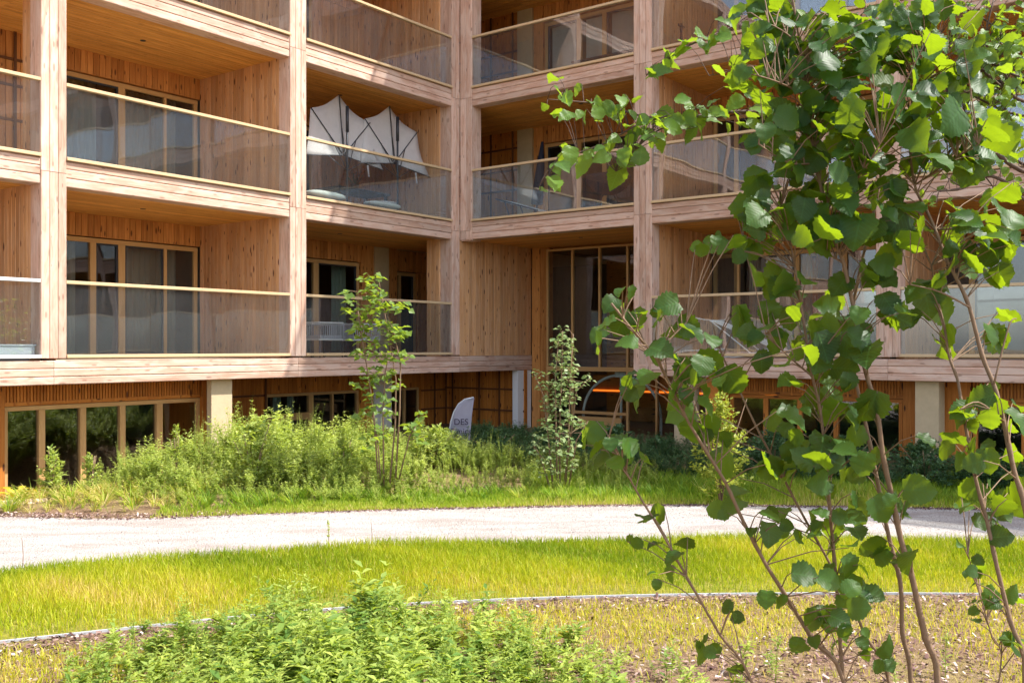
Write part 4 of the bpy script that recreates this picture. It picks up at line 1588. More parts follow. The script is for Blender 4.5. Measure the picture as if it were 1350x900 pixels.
def merge(name, protos, pos, scale, mat, tint=None, tilt=.18):
    Vs, Fs, Ts = [], [], []
    off = 0
    pick = rng.integers(0, len(protos), len(pos))
    for i, p in enumerate(pos):
        V, Fa, T = protos[pick[i]]
        a = rng.uniform(0, 6.28)
        tx, ty = rng.normal(0, tilt, 2)
        c, s = math.cos(a), math.sin(a)
        X = V[:, 0] * c - V[:, 1] * s
        Y = V[:, 0] * s + V[:, 1] * c
        Z = V[:, 2]
        k = scale[i]
        Vs.append(np.stack([(X + Z * tx) * k + p[0], (Y + Z * ty) * k + p[1], Z * k + p[2]], -1))
        Fs.append(Fa + off)
        Ts.append(np.clip(T + (tint[i] if tint is not None else 0), 0, 1))
        off += len(V)
    return npmesh(name, np.concatenate(Vs), np.concatenate(Fs), mat, np.concatenate(Ts))


def on_ground(XY):
    return np.stack([XY[:, 0], XY[:, 1], srf(XY[:, 0], XY[:, 1]) - .01], -1)


# foreground weeds, bottom left and centre
fp_ = [weed_proto(.50, 22, .165, .062, 2, .12, .005, .5, s, .35) for s in range(5)] + [weed_proto(.64, 30, .12, .038, 2, .06, .005, .35, 30 + s) for s in range(3)] + [weed_proto(.32, 22, .15, .068, 3, .2, .004, .7, 36 + s) for s in range(2)]
P = np.stack([rng.uniform(-3.4, 1.6, 2500), rng.uniform(4.0, 7.2, 2500)], -1)
px = 675 + F * P[:, 0] / P[:, 1]
py = YH + F * 2.0 / P[:, 1]
lim = np.interp(px, [90, 150, 260, 400, 470, 560, 650, 740, 820, 1050], [895, 874, 846, 838, 834, 840, 844, 856, 890, 930])
keep = (py > lim + rng.normal(0, 16, len(px))) & (px > 95 + (py - 860) * -.3)
P, px, py = P[keep], px[keep], py[keep]
dens = np.interp(px, [100, 220, 600, 720, 820, 1000], [.5, 1, 1, .65, .35, .16])
kk = rng.uniform(0, 1, len(P)) < dens
P, px = P[kk], px[kk]
sc = rng.uniform(.45, 1.1, len(P)) * np.where(rng.uniform(0, 1, len(P)) < .12, 1.3, 1) * np.interp(px, [100, 300, 470, 560, 760, 1000], [.45, .62, .78, .62, .5, .42])
tag(link('weeds', merge('weeds', fp_, on_ground(P), sc, M['weed'], rng.normal(0, .22, len(P)), .24)), 'dense leafy green weeds filling the bottom left foreground', 'weeds', kind='stuff')

# single small herbs on the mulch, right foreground
sp_ = [weed_proto(.34, 30, .06, .018, 2, .10, .004, .5, 40 + s) for s in range(3)]
for (x, y, s, lab) in ((1022, 878, 1.0, 'light green upright herb on the mulch left of the hazel stems'), (1246, 868, .9, 'small green herb on the mulch between the hazel stems'), (885, 872, .8, 'bright green herb at the right end of the foreground weeds'), (1182, 890, .7, 'low herb at the foot of the thickest hazel stem')):
    g = gpt(x, y + 25)
    V, Fa, T = sp_[rng.integers(0, 3)]
    tag(link('herb', npmesh('herb', V * s, Fa, M['weed'], T), None, (g[0], g[1], 0), rng.uniform(0, 6)), lab, 'herb', 'small herbs on the mulch')

# the weed bed in front of the left wing
bp_ = [weed_proto(.78, 52, .085, .032, 5, .12, .006, .5, 60 + s) for s in range(4)] + [weed_proto(.62, 60, .07, .042, 6, .16, .006, .6, 70 + s) for s in range(4)] + [weed_proto(.85, 50, .06, .022, 4, .1, .006, .4, 80 + s) for s in range(1)]
P = np.stack([rng.uniform(-6.2, 3.0, 3200), rng.uniform(11.6, 18.5, 3200)], -1)
rel = P - np.array([P0.x, P0.y])
da = rel @ np.array([DB.x, DB.y])
px = 675 + F * P[:, 0] / P[:, 1]
front = np.interp(px, [60, 110, 200, 300, 420, 540, 640, 740, 830, 880], [13.4, 12.9, 12.1, 12.0, 12.0, 12.15, 12.4, 12.6, 12.8, 13.0]) + rng.normal(0, .12, len(px))
back = np.interp(px, [60, 150, 300, 420, 560, 640, 740, 840], [14.0, 14.4, 15.3, 16.3, 16.8, 17.0, 16.6, 16.0])
keep = (P[:, 1] > front) & (P[:, 1] < back) & (da > .9) & (px > 95) & (px < 870)
P, px, front = P[keep], px[keep], front[keep]
hh = np.interp(px, [95, 150, 230, 330, 430, 520, 600, 680, 760, 850], [.5, .62, .85, 1.0, .92, .8, .5, .46, .45, .4])
depf = np.clip((P[:, 1] - front) / .9, .35, 1)
sc = rng.uniform(.65, 1.15, len(P)) * hh * depf * (.55 + .85 * vnoise(P[:, 0], P[:, 1], 2.6, 31))
tag(link('garden_weeds', merge('garden_weeds', bp_, on_ground(P), sc, M['weedfar'], rng.normal(.02, .13, len(P)))), 'tall wild weeds growing in the bed before the left wing', 'weeds', kind='stuff')

# low herbs in the shade along the right wing
sh_ = [weed_proto(.5, 60, .06, .024, 6, .2, .005, .6, 110 + s) for s in range(4)] + [tuft_proto(30, .4, .014, 120 + s, .5) for s in range(2)]
P = np.stack([rng.uniform(-1.2, 9.5, 2200), rng.uniform(11.5, 21, 2200)], -1)
rel = P - np.array([P0.x, P0.y])
dbw = -(rel @ np.array([DA.x, DA.y]))
dal = rel @ np.array([DB.x, DB.y])
px = 675 + F * P[:, 0] / P[:, 1]
keep = (dbw > .35) & (dal > .8) & (P[:, 1] > path_far(P[:, 0]) + np.interp(px, [600, 760, 900, 1350], [3.4, 3.0, 2.0, 1.3])) & (px > 600)
P = P[keep]
tag(link('shade_herbs', merge('shade_herbs', sh_, on_ground(P), rng.uniform(.45, 1.1, len(P)), M['shade'], rng.normal(0, .2, len(P)))), 'dark low herbs in the shade along the foot of the right wing', 'ground cover', kind='stuff')

# seeding spires standing above the weeds
tl_ = [weed_proto(1.15, 40, .05, .014, 3, .05, .006, .3, 140 + s) for s in range(3)]
P = scatter(70, -5.2, 1.6, lambda X: np.full_like(X, 12.9), lambda X: np.full_like(X, 15.2))
rel = P - np.array([P0.x, P0.y])
P = P[(rel @ np.array([DB.x, DB.y]) > 1.2)]
px = 675 + F * P[:, 0] / P[:, 1]
tag(link('seed_spires', merge('seed_spires', tl_, on_ground(P), rng.uniform(.7, 1.1, len(P)) * np.interp(px, [180, 330, 480, 640, 800], [.8, 1.0, .95, .7, .5]), M['weedfar'], rng.normal(.1, .15, len(P)))), 'thin seeding stalks rising above the garden weeds', 'weeds', kind='stuff')

# ---- single bushes and clumps, each its own thing
def bush(name, x, y, d, wpx, hpx, mat, label, cat, n=420, ll=.07, lw=.03, seed=0, group=None, stems=5, shape=1.0):
    """rounded or upright leafy bush; x, y = pixel of its foot, d = distance, size in pixels"""
    r = np.random.default_rng(seed)
    c = pt(x, y, d)
    zz = float(srf(c.x, c.y))
    W_, H_ = wpx / F * d, (c.z - zz) + hpx / F * d
    o = thing(name, label, cat, (c.x, c.y, zz), 0, group)
    m = MB()
    tips = []
    for i in range(stems):
        a = r.uniform(0, 6.28)
        rr = r.uniform(.1, .45) * W_
        tip = Vector((rr * math.cos(a), rr * math.sin(a) * .8, H_ * r.uniform(.7, .98)))
        mid = Vector((tip.x * .35, tip.y * .35, tip.z * .5))
        m.tube([(0, 0, -.03), mid, tip], [.012, .008, .004], 5)
        tips += [mid, tip, (mid + tip) / 2]
    m.build('stems', M['bark'], o, smooth=True)
    P, D = [], []
    # shoots: lines of leaves springing from the stems
    n = int(n * 2.2)
    shoots = max(10, n // 14)
    for i in range(shoots):
        q = r.uniform(0.05, 1)
        a = r.uniform(0, 6.28)
        prof = (1 - abs(2 * q - .75) ** 2.2 * .55) if shape >= 1 else (1 - q * .8)
        rad = W_ / 2 * max(.15, prof) * r.uniform(.45, 1.05)
        p0 = np.array([rad * .35 * math.cos(a), rad * .35 * math.sin(a), H_ * q * .82])
        p1 = np.array([rad * math.cos(a), rad * math.sin(a), H_ * min(1.0, q * .85 + r.uniform(.05, .2))])
        for k in range(14):
            f = r.uniform(0, 1)
            P.append(p0 + (p1 - p0) * f + r.normal(0, .012, 3))
            b = r.uniform(0, 6.28)
            D.append((p1 - p0) / (np.linalg.norm(p1 - p0) + 1e-6) * .6 + np.array([math.cos(b), math.sin(b), r.uniform(-.2, .7)]))
    P, D = np.array(P), np.array(D)
    k = len(P)
    s = r.uniform(.6, 1.2, k)
    V, Fa = leaf_arr(k, P, D, np.array([0, 0, 1.0]) + r.normal(0, .5, (k, 3)), 1.15 * ll * s, 1.25 * lw * s, .25)
    link('foliage', npmesh('foliage', V, Fa, mat, np.repeat(np.clip(r.normal(.5, .25, k), 0, 1), 6)), o)
    return o


bush('bush', 652, 618, 16.4, 74, 52, M['shade'], 'dark feathery green bush right of the lilac flag', 'bush', 900, .07, .02, 1)
bush('bush', 575, 612, 15.4, 90, 52, M['weedfar'], 'feathery green weed bush left of the lilac flag', 'bush', 900, .07, .02, 2)
bush('bush', 812, 616, 17.5, 70, 56, M['shade'], 'dark green bush in the shade before the arched frame', 'bush', 700, .06, .03, 5)
bush('bush', 868, 616, 17.0, 60, 40, M['shade'], 'low dark bush below the right entrance glazing', 'bush', 600, .06, .03, 6)
bush('shrub', 950, 618, 12.5, 90, 104, M['yellowleaf'], 'sunlit yellow green shrub behind the hazel stems', 'shrub', 1000, .055, .028, 7, None, 8)
bush('bush', 1020, 622, 15.0, 120, 56, M['shade'], 'feathery grey green bush under the dark ground floor windows', 'bush', 1200, .08, .018, 8)
bush('bush', 1110, 628, 14.6, 110, 52, M['shade'], 'grey green bush left of the thick hazel stem by the windows', 'bush', 1100, .08, .018, 9)
bush('bush', 1220, 636, 14.0, 130, 58, M['shade'], 'blue green bush at the foot of the concrete pillar on the right', 'bush', 1400, .06, .024, 10)
bush('bush', 1330, 640, 13.6, 130, 44, M['shade'], 'dark bush at the right edge below the last window', 'bush', 1100, .07, .02, 11)
bush('herb_clump', 68, 652, 13.0, 34, 62, M['weedfar'], 'upright grey green herb before the second ground floor pane', 'herb', 420, .06, .022, 12)
bush('herb_clump', 120, 650, 12.9, 26, 54, M['weedfar'], 'thin seeding herb before the third ground floor pane', 'herb', 260, .055, .018, 13)
bush('herb_clump', 232, 640, 13.2, 26, 78, M['weedfar'], 'tall weed spire in front of the narrow right ground floor pane', 'herb', 300, .06, .02, 14)
bush('herb_clump', 334, 640, 13.0, 60, 88, M['weedfar'], 'tallest leafy weed before the beige pillar', 'herb', 560, .075, .03, 15)
bush('herb_clump', 452, 640, 13.2, 50, 64, M['weedfar'], 'weed bush in front of the wooden cross bar window', 'herb', 460, .07, .024, 16)

# dry straggling plants on the left of the bed
dp_ = [tuft_proto(26, .30, .012, s, .7) for s in range(3)] + [weed_proto(.25, 22, .05, .02, 2, .2, .004, .6, 90 + s) for s in range(3)]
P = np.stack([rng.uniform(-7.6, -3.9, 420), rng.uniform(11.7, 13.6, 420)], -1)
P = P[(P[:, 1] > path_far(P[:, 0]) + .12) & (rng.uniform(0, 1, len(P)) < .75)]
tag(link('dry_herbs', merge('dry_herbs', dp_, on_ground(P), rng.uniform(.5, 1.1, len(P)), M['grassfar'], rng.normal(.35, .25, len(P)))), 'straw coloured grass tufts and dry herbs at the left end of the bed', 'dry grass', kind='stuff')

# grass tufts in the bed front
tp_ = [tuft_proto(30, .36, .013, 20 + s, .45) for s in range(4)]
P = scatter(520, -4.2, 8.5, lambda X: path_far(X) + .35, lambda X: path_far(X) + np.where(X > .8, 2.6, 1.1))
tag(link('grass_tufts', merge('grass_tufts', tp_, on_ground(P), rng.uniform(.3, .75, len(P)), M['grassfar'], rng.normal(-.12, .2, len(P)))), 'fresh green grass tufts at the front of the weed bed', 'grass', kind='stuff')


def frond_plant(x, y, d, label, n=9, ln=.34, mat='fern', seed=0):
    c = pt(x, y, d)
    zz = float(srf(c.x, c.y))
    r = np.random.default_rng(seed)
    o = thing('fern', label, 'fern', (c.x, c.y, zz))
    for i in range(n):
        a = 6.28 * i / n + r.uniform(-.3, .3)
        V, Fq = [], []
        k = 8
        L_ = ln * r.uniform(.75, 1.15)
        for j in range(k + 1):
            q = j / k
            rr, z = L_ * q * .95, L_ * (1.15 * q - .75 * q * q)
            wd = .055 * math.sin(math.pi * min(1, q * .9 + .08)) * (1 if j % 2 else .6)
            cx, cy = rr * math.cos(a), rr * math.sin(a)
            V += [(cx - wd * math.sin(a), cy + wd * math.cos(a), z + .01), (cx, cy, z - .004), (cx + wd * math.sin(a), cy - wd * math.cos(a), z + .01)]
        for j in range(k):
            Fq += [(3 * j, 3 * j + 1, 3 * j + 4, 3 * j + 3), (3 * j + 1, 3 * j + 2, 3 * j + 5, 3 * j + 4)]
        link('frond', npmesh('frond', V, Fq, M[mat], tone=np.repeat(r.uniform(.2, .9), len(V))), o)


frond_plant(24, 655, 12.9, 'yellow fern at the left edge beside the pale log', 9, .36, 'fern', 1)
frond_plant(97, 645, 13.6, 'small yellow fern behind the weeds at the third ground floor mullion', 7, .3, 'fern', 2)

# lone stalks standing up from the lawn edge
for (x, y, hpx, lab) in ((433, 712, 26, 'single seeding stalk in front of the gravel path at left centre'), (490, 712, 28, 'thin bare stem in front of the gravel path'), (30, 742, 34, 'thin bent grass stalk at the far left of the path edge')):
    g = gpt(x, y + 6)
    hz = hpx / F * g[1]
    o = thing('seed_stalk', lab, 'stalk', (g[0], g[1], 0), 0, 'lone stalks at the lawn edge')
    m = MB(); m.tube([(0, 0, 0), (.004, 0, hz * .5), (-.008, 0, hz + .04)], [.004, .003, .002], 5); m.build('stem', M['bark'], o)
    if x == 433:
        k = 60
        q = rng.uniform(.3, 1, k)
        a = rng.uniform(0, 6.28, k)
        Pq = np.stack([np.zeros(k), np.zeros(k), q * (hz + .04)], -1)
        V, Fa = leaf_arr(k, Pq, np.stack([np.cos(a), np.sin(a), np.full(k, .8)], -1), rng.normal(0, 1, (k, 3)), np.full(k, .022), np.full(k, .010))
        link('seed_head', npmesh('seed_head', V, Fa, M['weed'], np.full(len(V), .8)), o)

# ---- sapling in the bed (several thin stems, small crown)
def sapling(name, label, cat, bx, by, D0, S, CL, mat, lo, hi, wr, dens, lab2='crown'):
    base = pt(bx, by, D0)
    zb = float(srf(base.x, base.y))
    o = thing(name, label, cat, (base.x, base.y, zb))
    r = np.random.default_rng(5)
    nodes = []
    for i, st in enumerate(S):
        dd = D0 + r.uniform(-.25, .25)
        pts = []
        for j, (x, y) in enumerate(st):
            p = pt(x, y, D0 + (dd - D0) * j / (len(st) - 1)) - Vector((base.x, base.y, zb))
            if j == 0:
                p.z = -.03
            pts.append(p)
        m = MB(); m.tube(pts, list(np.linspace(.014, .005, len(pts))), 6); m.build('stem', M['bark'], o, smooth=True)
        for a, b in zip(pts[:-1], pts[1:]):
            for k in range(9):
                nodes.append(a.lerp(b, r.uniform(0, 1)))
    P, D, N, Ls = [], [], [], []
    tw = MB()
    for (x, y, rx_, ry_, n) in CL:
        for k in range(int(n * dens)):
            q = r.uniform(0, 1) ** .5
            a = r.uniform(0, 6.28)
            p = pt(x + rx_ * q * math.cos(a), y + ry_ * q * math.sin(a), D0 + r.normal(0, .22)) - Vector((base.x, base.y, zb))
            b = r.uniform(0, 6.28)
            P.append(p); D.append((math.cos(b), math.sin(b), r.uniform(-.5, .25)))
            N.append((r.normal(.15, .45), r.normal(-.2, .45), 1.0))
            Ls.append(r.uniform(lo, hi))
            if k % 5 == 0:
                nn = min(nodes, key=lambda v: (v - p).length + abs(v.z - p.z + .05))
                tw.tube([nn, p], [.004, .002], 4, cap=False)
    tw.build('twigs', M['bark'], o, kind='stuff')
    P, D, N, Ls = map(np.array, (P, D, N, Ls))
    V, Fa = leaf_arr(len(P), P, D, N, Ls, Ls * wr, .3)
    link(lab2, npmesh(lab2, V, Fa, mat, np.repeat(np.clip(r.normal(.5, .27, len(P)), 0, 1), 6)), o)



S_ = [[(506, 612), (505, 540), (508, 490), (512, 470)], [(512, 612), (521, 560), (522, 500), (512, 440), (500, 372)], [(520, 612), (527, 540), (528, 480), (520, 440), (505, 400)], [(500, 612), (494, 560), (488, 510), (478, 450), (472, 410)], [(520, 615), (540, 575), (556, 548)], [(503, 612), (498, 580), (490, 545)]]
CL_ = [(490, 372, 14, 14, 26), (497, 395, 16, 12, 24), (462, 390, 10, 9, 10), (478, 408, 25, 9, 22), (510, 405, 18, 10, 22), (527, 405, 12, 8, 12), (490, 425, 32, 10, 32), (470, 432, 15, 8, 12), (520, 438, 18, 9, 18), (495, 448, 30, 10, 28), (530, 440, 8, 6, 8), (478, 465, 16, 8, 14), (510, 470, 28, 9, 26), (530, 470, 10, 8, 10), (500, 492, 24, 9, 22), (480, 505, 16, 9, 16), (520, 508, 14, 8, 12), (498, 525, 18, 9, 16), (484, 540, 14, 8, 12), (470, 550, 8, 5, 5), (510, 545, 14, 8, 8), (545, 562, 14, 10, 14), (560, 545, 8, 6, 6), (550, 580, 10, 10, 8), (500, 570, 16, 10, 10), (485, 585, 10, 18, 12)]
sapling('young_tree', 'slim young tree with several stems growing from the weeds before the corner balcony', 'young tree', 505, 612, 12.9, S_, CL_, M['sapling'], .075, .13, .88, 1.6)
S_ = [[(738, 640), (738, 560), (740, 500), (742, 436)], [(745, 640), (750, 560), (752, 490), (756, 440)], [(730, 640), (722, 570), (716, 520), (704, 492)], [(735, 640), (733, 560), (732, 500), (736, 450)], [(748, 640), (760, 580), (775, 555)], [(742, 560), (760, 515), (778, 498)], [(728, 640), (712, 600), (702, 585)]]
CL_ = [(742, 436, 8, 8, 10), (738, 450, 12, 9, 20), (752, 455, 9, 10, 16), (745, 470, 14, 10, 28), (735, 486, 10, 10, 18), (752, 488, 12, 10, 24), (744, 505, 16, 10, 30), (730, 508, 10, 9, 14), (709, 494, 7, 7, 9), (717, 508, 9, 8, 12), (765, 508, 9, 6, 9), (777, 497, 7, 6, 8), (748, 525, 14, 10, 24), (734, 528, 14, 10, 24), (722, 534, 9, 9, 12), (716, 524, 6, 6, 6), (740, 548, 18, 11, 34), (722, 556, 12, 10, 18), (755, 556, 8, 8, 10), (732, 572, 20, 12, 40), (710, 576, 10, 9, 14), (768, 558, 9, 6, 10), (748, 588, 16, 12, 30), (722, 594, 20, 12, 36), (704, 590, 9, 10, 12), (738, 610, 26, 14, 46), (715, 616, 16, 12, 22)]
sapling('shrub', 'tall wispy pale leaved shrub before the entrance glass, right of the white pillar', 'shrub', 738, 645, 13.4, S_, CL_, M['whitish'], .055, .095, .66, 1.9, 'foliage')



# ------------------------------------------------------------------ hazel and birch in the foreground
def leaf_mesh(name, kind, mat, seed):
    """one leaf of unit length: serrated outline, folded along the midrib, drooping and rippled"""
    r = np.random.default_rng(seed)
    rows = 15
    if kind == 'hazel':
        prof = lambda q: .47 * (math.sin(math.pi * min(1, q ** .72)) ** .62) * (1 if q < .78 else 1 - ((q - .78) / .22) ** 1.5 * .62)
        teeth, fold, droop = .10, r.uniform(.05, .4), r.uniform(.1, .85)
    else:
        prof = lambda q: .36 * (math.sin(math.pi * q ** .62) ** .9)
        teeth, fold, droop = .10, r.uniform(.1, .35), r.uniform(.05, .45)
    V, UV, Fq = [], [], []
    tw = r.uniform(-.5, .5)
    rip = r.uniform(.015, .05)
    ph = r.uniform(0, 6)
    for i in range(rows):
        q = i / (rows - 1)
        y = q if kind != 'hazel' else q
        wd = max(.012, prof(q)) * r.uniform(.95, 1.05)
        if 0 < i < rows - 1:
            wd *= 1 + (teeth if i % 2 else -teeth * .5)
        z0 = -droop * q * q * .55
        yy = y - droop * q ** 3 * .2
        back = -.06 if (kind == 'hazel' and i == 1) else 0
        a = tw * q
        for sgn in (-1, 0, 1):
            x = sgn * wd
            z = z0 + abs(sgn) * (fold * wd * .9 + rip * math.sin(q * 17 + ph + sgn)) + x * math.sin(a)
            V.append((x * math.cos(a * .5) * (1 - fold * .25), yy + (back if sgn else 0), z))
            UV.append((x, q))
    for i in range(rows - 1):
        for k in (0, 1):
            b = i * 3 + k
            Fq.append((b, b + 1, b + 4, b + 3))
    return npmesh(name, V, Fq, mat, np.full(len(V), 0.0), UV, smooth=True)


HZ = [leaf_mesh('leaf', 'hazel', M['hazel'], 100 + i) for i in range(12)]
BI = [leaf_mesh('leaf', 'birch', M['birch'], 200 + i) for i in range(10)]


def mesh_arrays(me):
    n = len(me.vertices)
    V = np.empty(n * 3, np.float32); me.vertices.foreach_get('co', V)
    k = len(me.polygons)
    Fa = np.empty(k * 4, np.int32); me.loops.foreach_get('vertex_index', Fa)
    U = np.empty(k * 8, np.float32); me.uv_layers[0].data.foreach_get('uv', U)
    uv = np.zeros((n, 2)); uv[Fa] = U.reshape(-1, 2)
    return V.reshape(-1, 3), Fa.reshape(-1, 4), uv


def leaf_matrix(base, d, nrm, size):
    d = d.normalized()
    x = d.cross(nrm)
    if x.length < 1e-4:
        x = d.orthogonal()
    x.normalize()
    z = x.cross(d)
    m = Matrix((x, d, z)).transposed().to_4x4()
    return Matrix.Translation(base) @ m @ Matrix.Scale(size, 4)


class Shrub:
    def __init__(s, name, label, cat, base):
        s.o = thing(name, label, cat, base)
        s.base = Vector(base)
        s.stems, s.nodes, s.leaves = [], [], []

    def stem(s, px, d0, d1, r0, r1, bark, seed=0, sub=4, ground=True, name='stem'):
        """px: pixels from foot to tip; d0, d1: distance at foot and at tip"""
        r = np.random.default_rng(seed)
        raw = [pt(x, y, d0 + (d1 - d0) * i / (len(px) - 1)) - s.base for i, (x, y) in enumerate(px)]
        if ground:                                     # carry the stem on below the frame to its root
            a = raw[0]
            root = Vector((a.x * .35, a.y * .35, -.03))
            raw = [root, root.lerp(a, .5) + Vector((r.normal(0, .01), 0, 0))] + raw
        pts = []
        for i in range(len(raw) - 1):                  # Catmull-Rom
            p0, p1, p2, p3 = raw[max(0, i - 1)], raw[i], raw[i + 1], raw[min(len(raw) - 1, i + 2)]
            for k in range(sub):
                t_ = k / sub
                pts.append(.5 * ((2 * p1) + (p2 - p0) * t_ + (2 * p0 - 5 * p1 + 4 * p2 - p3) * t_ ** 2 + (3 * p1 - p0 - 3 * p2 + p3) * t_ ** 3))
        pts.append(raw[-1])
        n = len(pts)
        rad = [r0 + (r1 - r0) * (i / (n - 1)) ** .9 for i in range(n)]
        rad = [q * (1.18 if i % 5 == 2 else 1) for i, q in enumerate(rad)]
        m = MB(); m.tube(pts, rad, 8)
        o = m.build(name, bark, s.o, smooth=True)
        s.stems.append((o, pts))
        for i, p in enumerate(pts):
            if i > 2 or not ground:
                s.nodes.append((p, o))
        return o

    def nearest(s, p, drop=0.06):
        return min(s.nodes, key=lambda q: (q[0] - p).length + 1.5 * max(0, q[0].z - p.z + drop))


def grow(sh, specs, protos, bark, limit, rad_tw=.0022, face=.55, seed=1, stuffname='small_leaves'):
    """specs: (x, y, length px, distance) of leaf centres; each leaf gets a twig to the nearest stem"""
    r = np.random.default_rng(seed)
    tw = MB()
    lst = []
    for (x, y, px, d) in specs:
        c = pt(x, y, d) - sh.base
        size = px * ((.80 if y < 335 else .82) if protos is HZ else 1.0) * r.uniform(.6, 1.12) / F * d
        nd, owner = sh.nearest(c)
        out = (c - nd)
        out = out.normalized() if out.length > 1e-4 else Vector((1, 0, 0))
        # blades hang: direction outwards and down; upper side turned up, many of them towards the viewer
        dirv = Vector((out.x * .8 + r.normal(0, .45), out.y * .5 + r.normal(0, .4), -.35 + r.normal(0, .4))).normalized()
        if r.uniform() < face:
            nrm = Vector((r.normal(0, .45), -1.0 + r.normal(0, .35), .55 + r.normal(0, .35)))
        else:
            nrm = Vector((r.normal(0, .5), r.normal(-.15, .5), 1.0))
        base = c - dirv * size * .5
        if (base - nd).length > .02:
            mid = nd.lerp(base, .55) + Vector((0, 0, .012))
            tw.tube([nd, mid, base, base + dirv * size * .06], [rad_tw * 1.3, rad_tw, rad_tw * .7, rad_tw * .5], 5, cap=False)
        lst.append((px * r.uniform(.98, 1.02), owner, leaf_matrix(base, dirv, nrm, size)))
    tw.build('twigs', bark, sh.o, smooth=True, kind='stuff')
    lst.sort(key=lambda q: -q[0])
    for (px, owner, mt) in lst[:limit]:
        o = link('leaf', protos[r.integers(0, len(protos))], owner)
        o.matrix_local = mt
    rest = lst[limit:]
    if rest:
        Vs, Fs, Us, Ts = [], [], [], []
        off = 0
        arr = [mesh_arrays(p) for p in protos]
        for (px, owner, mt) in rest:
            V, Fa, uv = arr[r.integers(0, len(arr))]
            A = np.array(mt)
            Vs.append(V @ A[:3, :3].T + A[:3, 3]); Fs.append(Fa + off); Us.append(uv)
            Ts.append(np.full(len(V), r.uniform(0, 1)))
            off += len(V)
        link(stuffname, npmesh(stuffname, np.concatenate(Vs), np.concatenate(Fs), protos[0].materials[0], np.concatenate(Ts), np.concatenate(Us), smooth=True), sh.o, kind='stuff')


hz = Shrub('hazel_shrub', 'large multi stemmed hazel with big round leaves, close to the camera', 'shrub', (1.22, 3.0, 0))
S = [
    ([(1113, 900), (1070, 840), (1037, 786), (1010, 744), (980, 687), (957, 637), (928, 590), (906, 553), (884, 509), (863, 469), (838, 440), (806, 400)], 3.0, 2.75, .0075, .003),
    ([(992, 900), (950, 837), (905, 759), (869, 696), (838, 645), (815, 600), (803, 575)], 2.95, 2.8, .005, .002),
    ([(1172, 900), (1142, 840), (1124, 798), (1090, 735), (1058, 678), (1034, 632), (996, 560), (968, 500), (953, 470), (940, 430)], 3.15, 3.1, .006, .0025),
    ([(1113, 900), (1106, 810), (1101, 750), (1097, 705), (1092, 645), (1087, 587), (1080, 533), (1071, 496), (1058, 415), (1051, 371), (1044, 330), (1030, 270)], 3.05, 3.0, .0075, .003),
    ([(1236, 900), (1220, 840), (1202, 759), (1188, 712), (1176, 655), (1164, 600), (1156, 539), (1143, 496), (1132, 440), (1122, 390), (1112, 347), (1100, 315), (1087, 266), (1076, 215), (1063, 127), (1055, 60), (1040, -30)], 3.0, 3.0, .0115, .0035),
    ([(1201, 900), (1190, 834), (1187, 768), (1172, 708), (1158, 640), (1145, 576), (1137, 539), (1128, 500), (1120, 440), (1135, 350), (1160, 240), (1166, 130), (1155, 95), (1147, 49), (1135, -30)], 3.15, 3.3, .009, .0035),
    ([(1351, 900), (1331, 816), (1313, 741), (1302, 690), (1286, 630), (1275, 573), (1267, 528), (1262, 499), (1251, 469), (1245, 430), (1236, 395), (1228, 350)], 2.9, 3.1, .0085, .003),
    ([(1400, 900), (1366, 740), (1348, 655), (1337, 621), (1323, 555), (1310, 507), (1295, 469), (1278, 405), (1262, 369), (1248, 342), (1233, 303), (1221, 276), (1206, 244), (1200, 180), (1215, 90), (1235, -20)], 2.85, 3.1, .010, .003),
    ([(1319, 885), (1308, 840), (1295, 795), (1286, 765), (1276, 730)], 3.0, 3.0, .0028, .0015),
]
for i, (px, d0, d1, r0, r1) in enumerate(S):
    hz.stem(px, d0, d1, r0, r1, M['bark'], i)
# side branches
for i, (px, d0, d1) in enumerate([
    ([(1063, 127), (1030, 110), (1000, 100)], 3.0, 2.8), ([(1076, 215), (1040, 215), (1000, 190)], 3.0, 2.8), ([(1087, 266), (1130, 235), (1160, 190)], 3.0, 2.8),
    ([(1112, 347), (1060, 320), (1000, 318), (925, 322)], 3.0, 3.1), ([(1206, 244), (1250, 215), (1290, 190)], 3.1, 2.85), ([(1233, 303), (1270, 300), (1300, 290)], 3.08, 2.9),
    ([(1278, 405), (1240, 385), (1200, 375)], 2.95, 2.9), ([(1323, 555), (1290, 530), (1265, 540)], 2.88, 2.8), ([(1310, 507), (1330, 430), (1340, 420)], 2.88, 2.9),
    ([(863, 469), (890, 440), (905, 425)], 2.77, 2.8), ([(838, 440), (822, 420), (835, 390)], 2.76, 2.8), ([(1071, 496), (1040, 470), (1010, 440)], 3.0, 2.9),
    ([(1132, 440), (1110, 460), (1090, 455)], 3.0, 2.9), ([(1166, 130), (1200, 110), (1250, 70)], 3.3, 3.2), ([(1055, 60), (1030, 40), (1000, 25)], 3.0, 2.9), ([(1147, 49), (1110, 30), (1080, 15)], 3.3, 3.0)]):
    hz.stem(px, d0, d1, .0032, .0016, M['bark'], 50 + i, 4, False, 'branch')

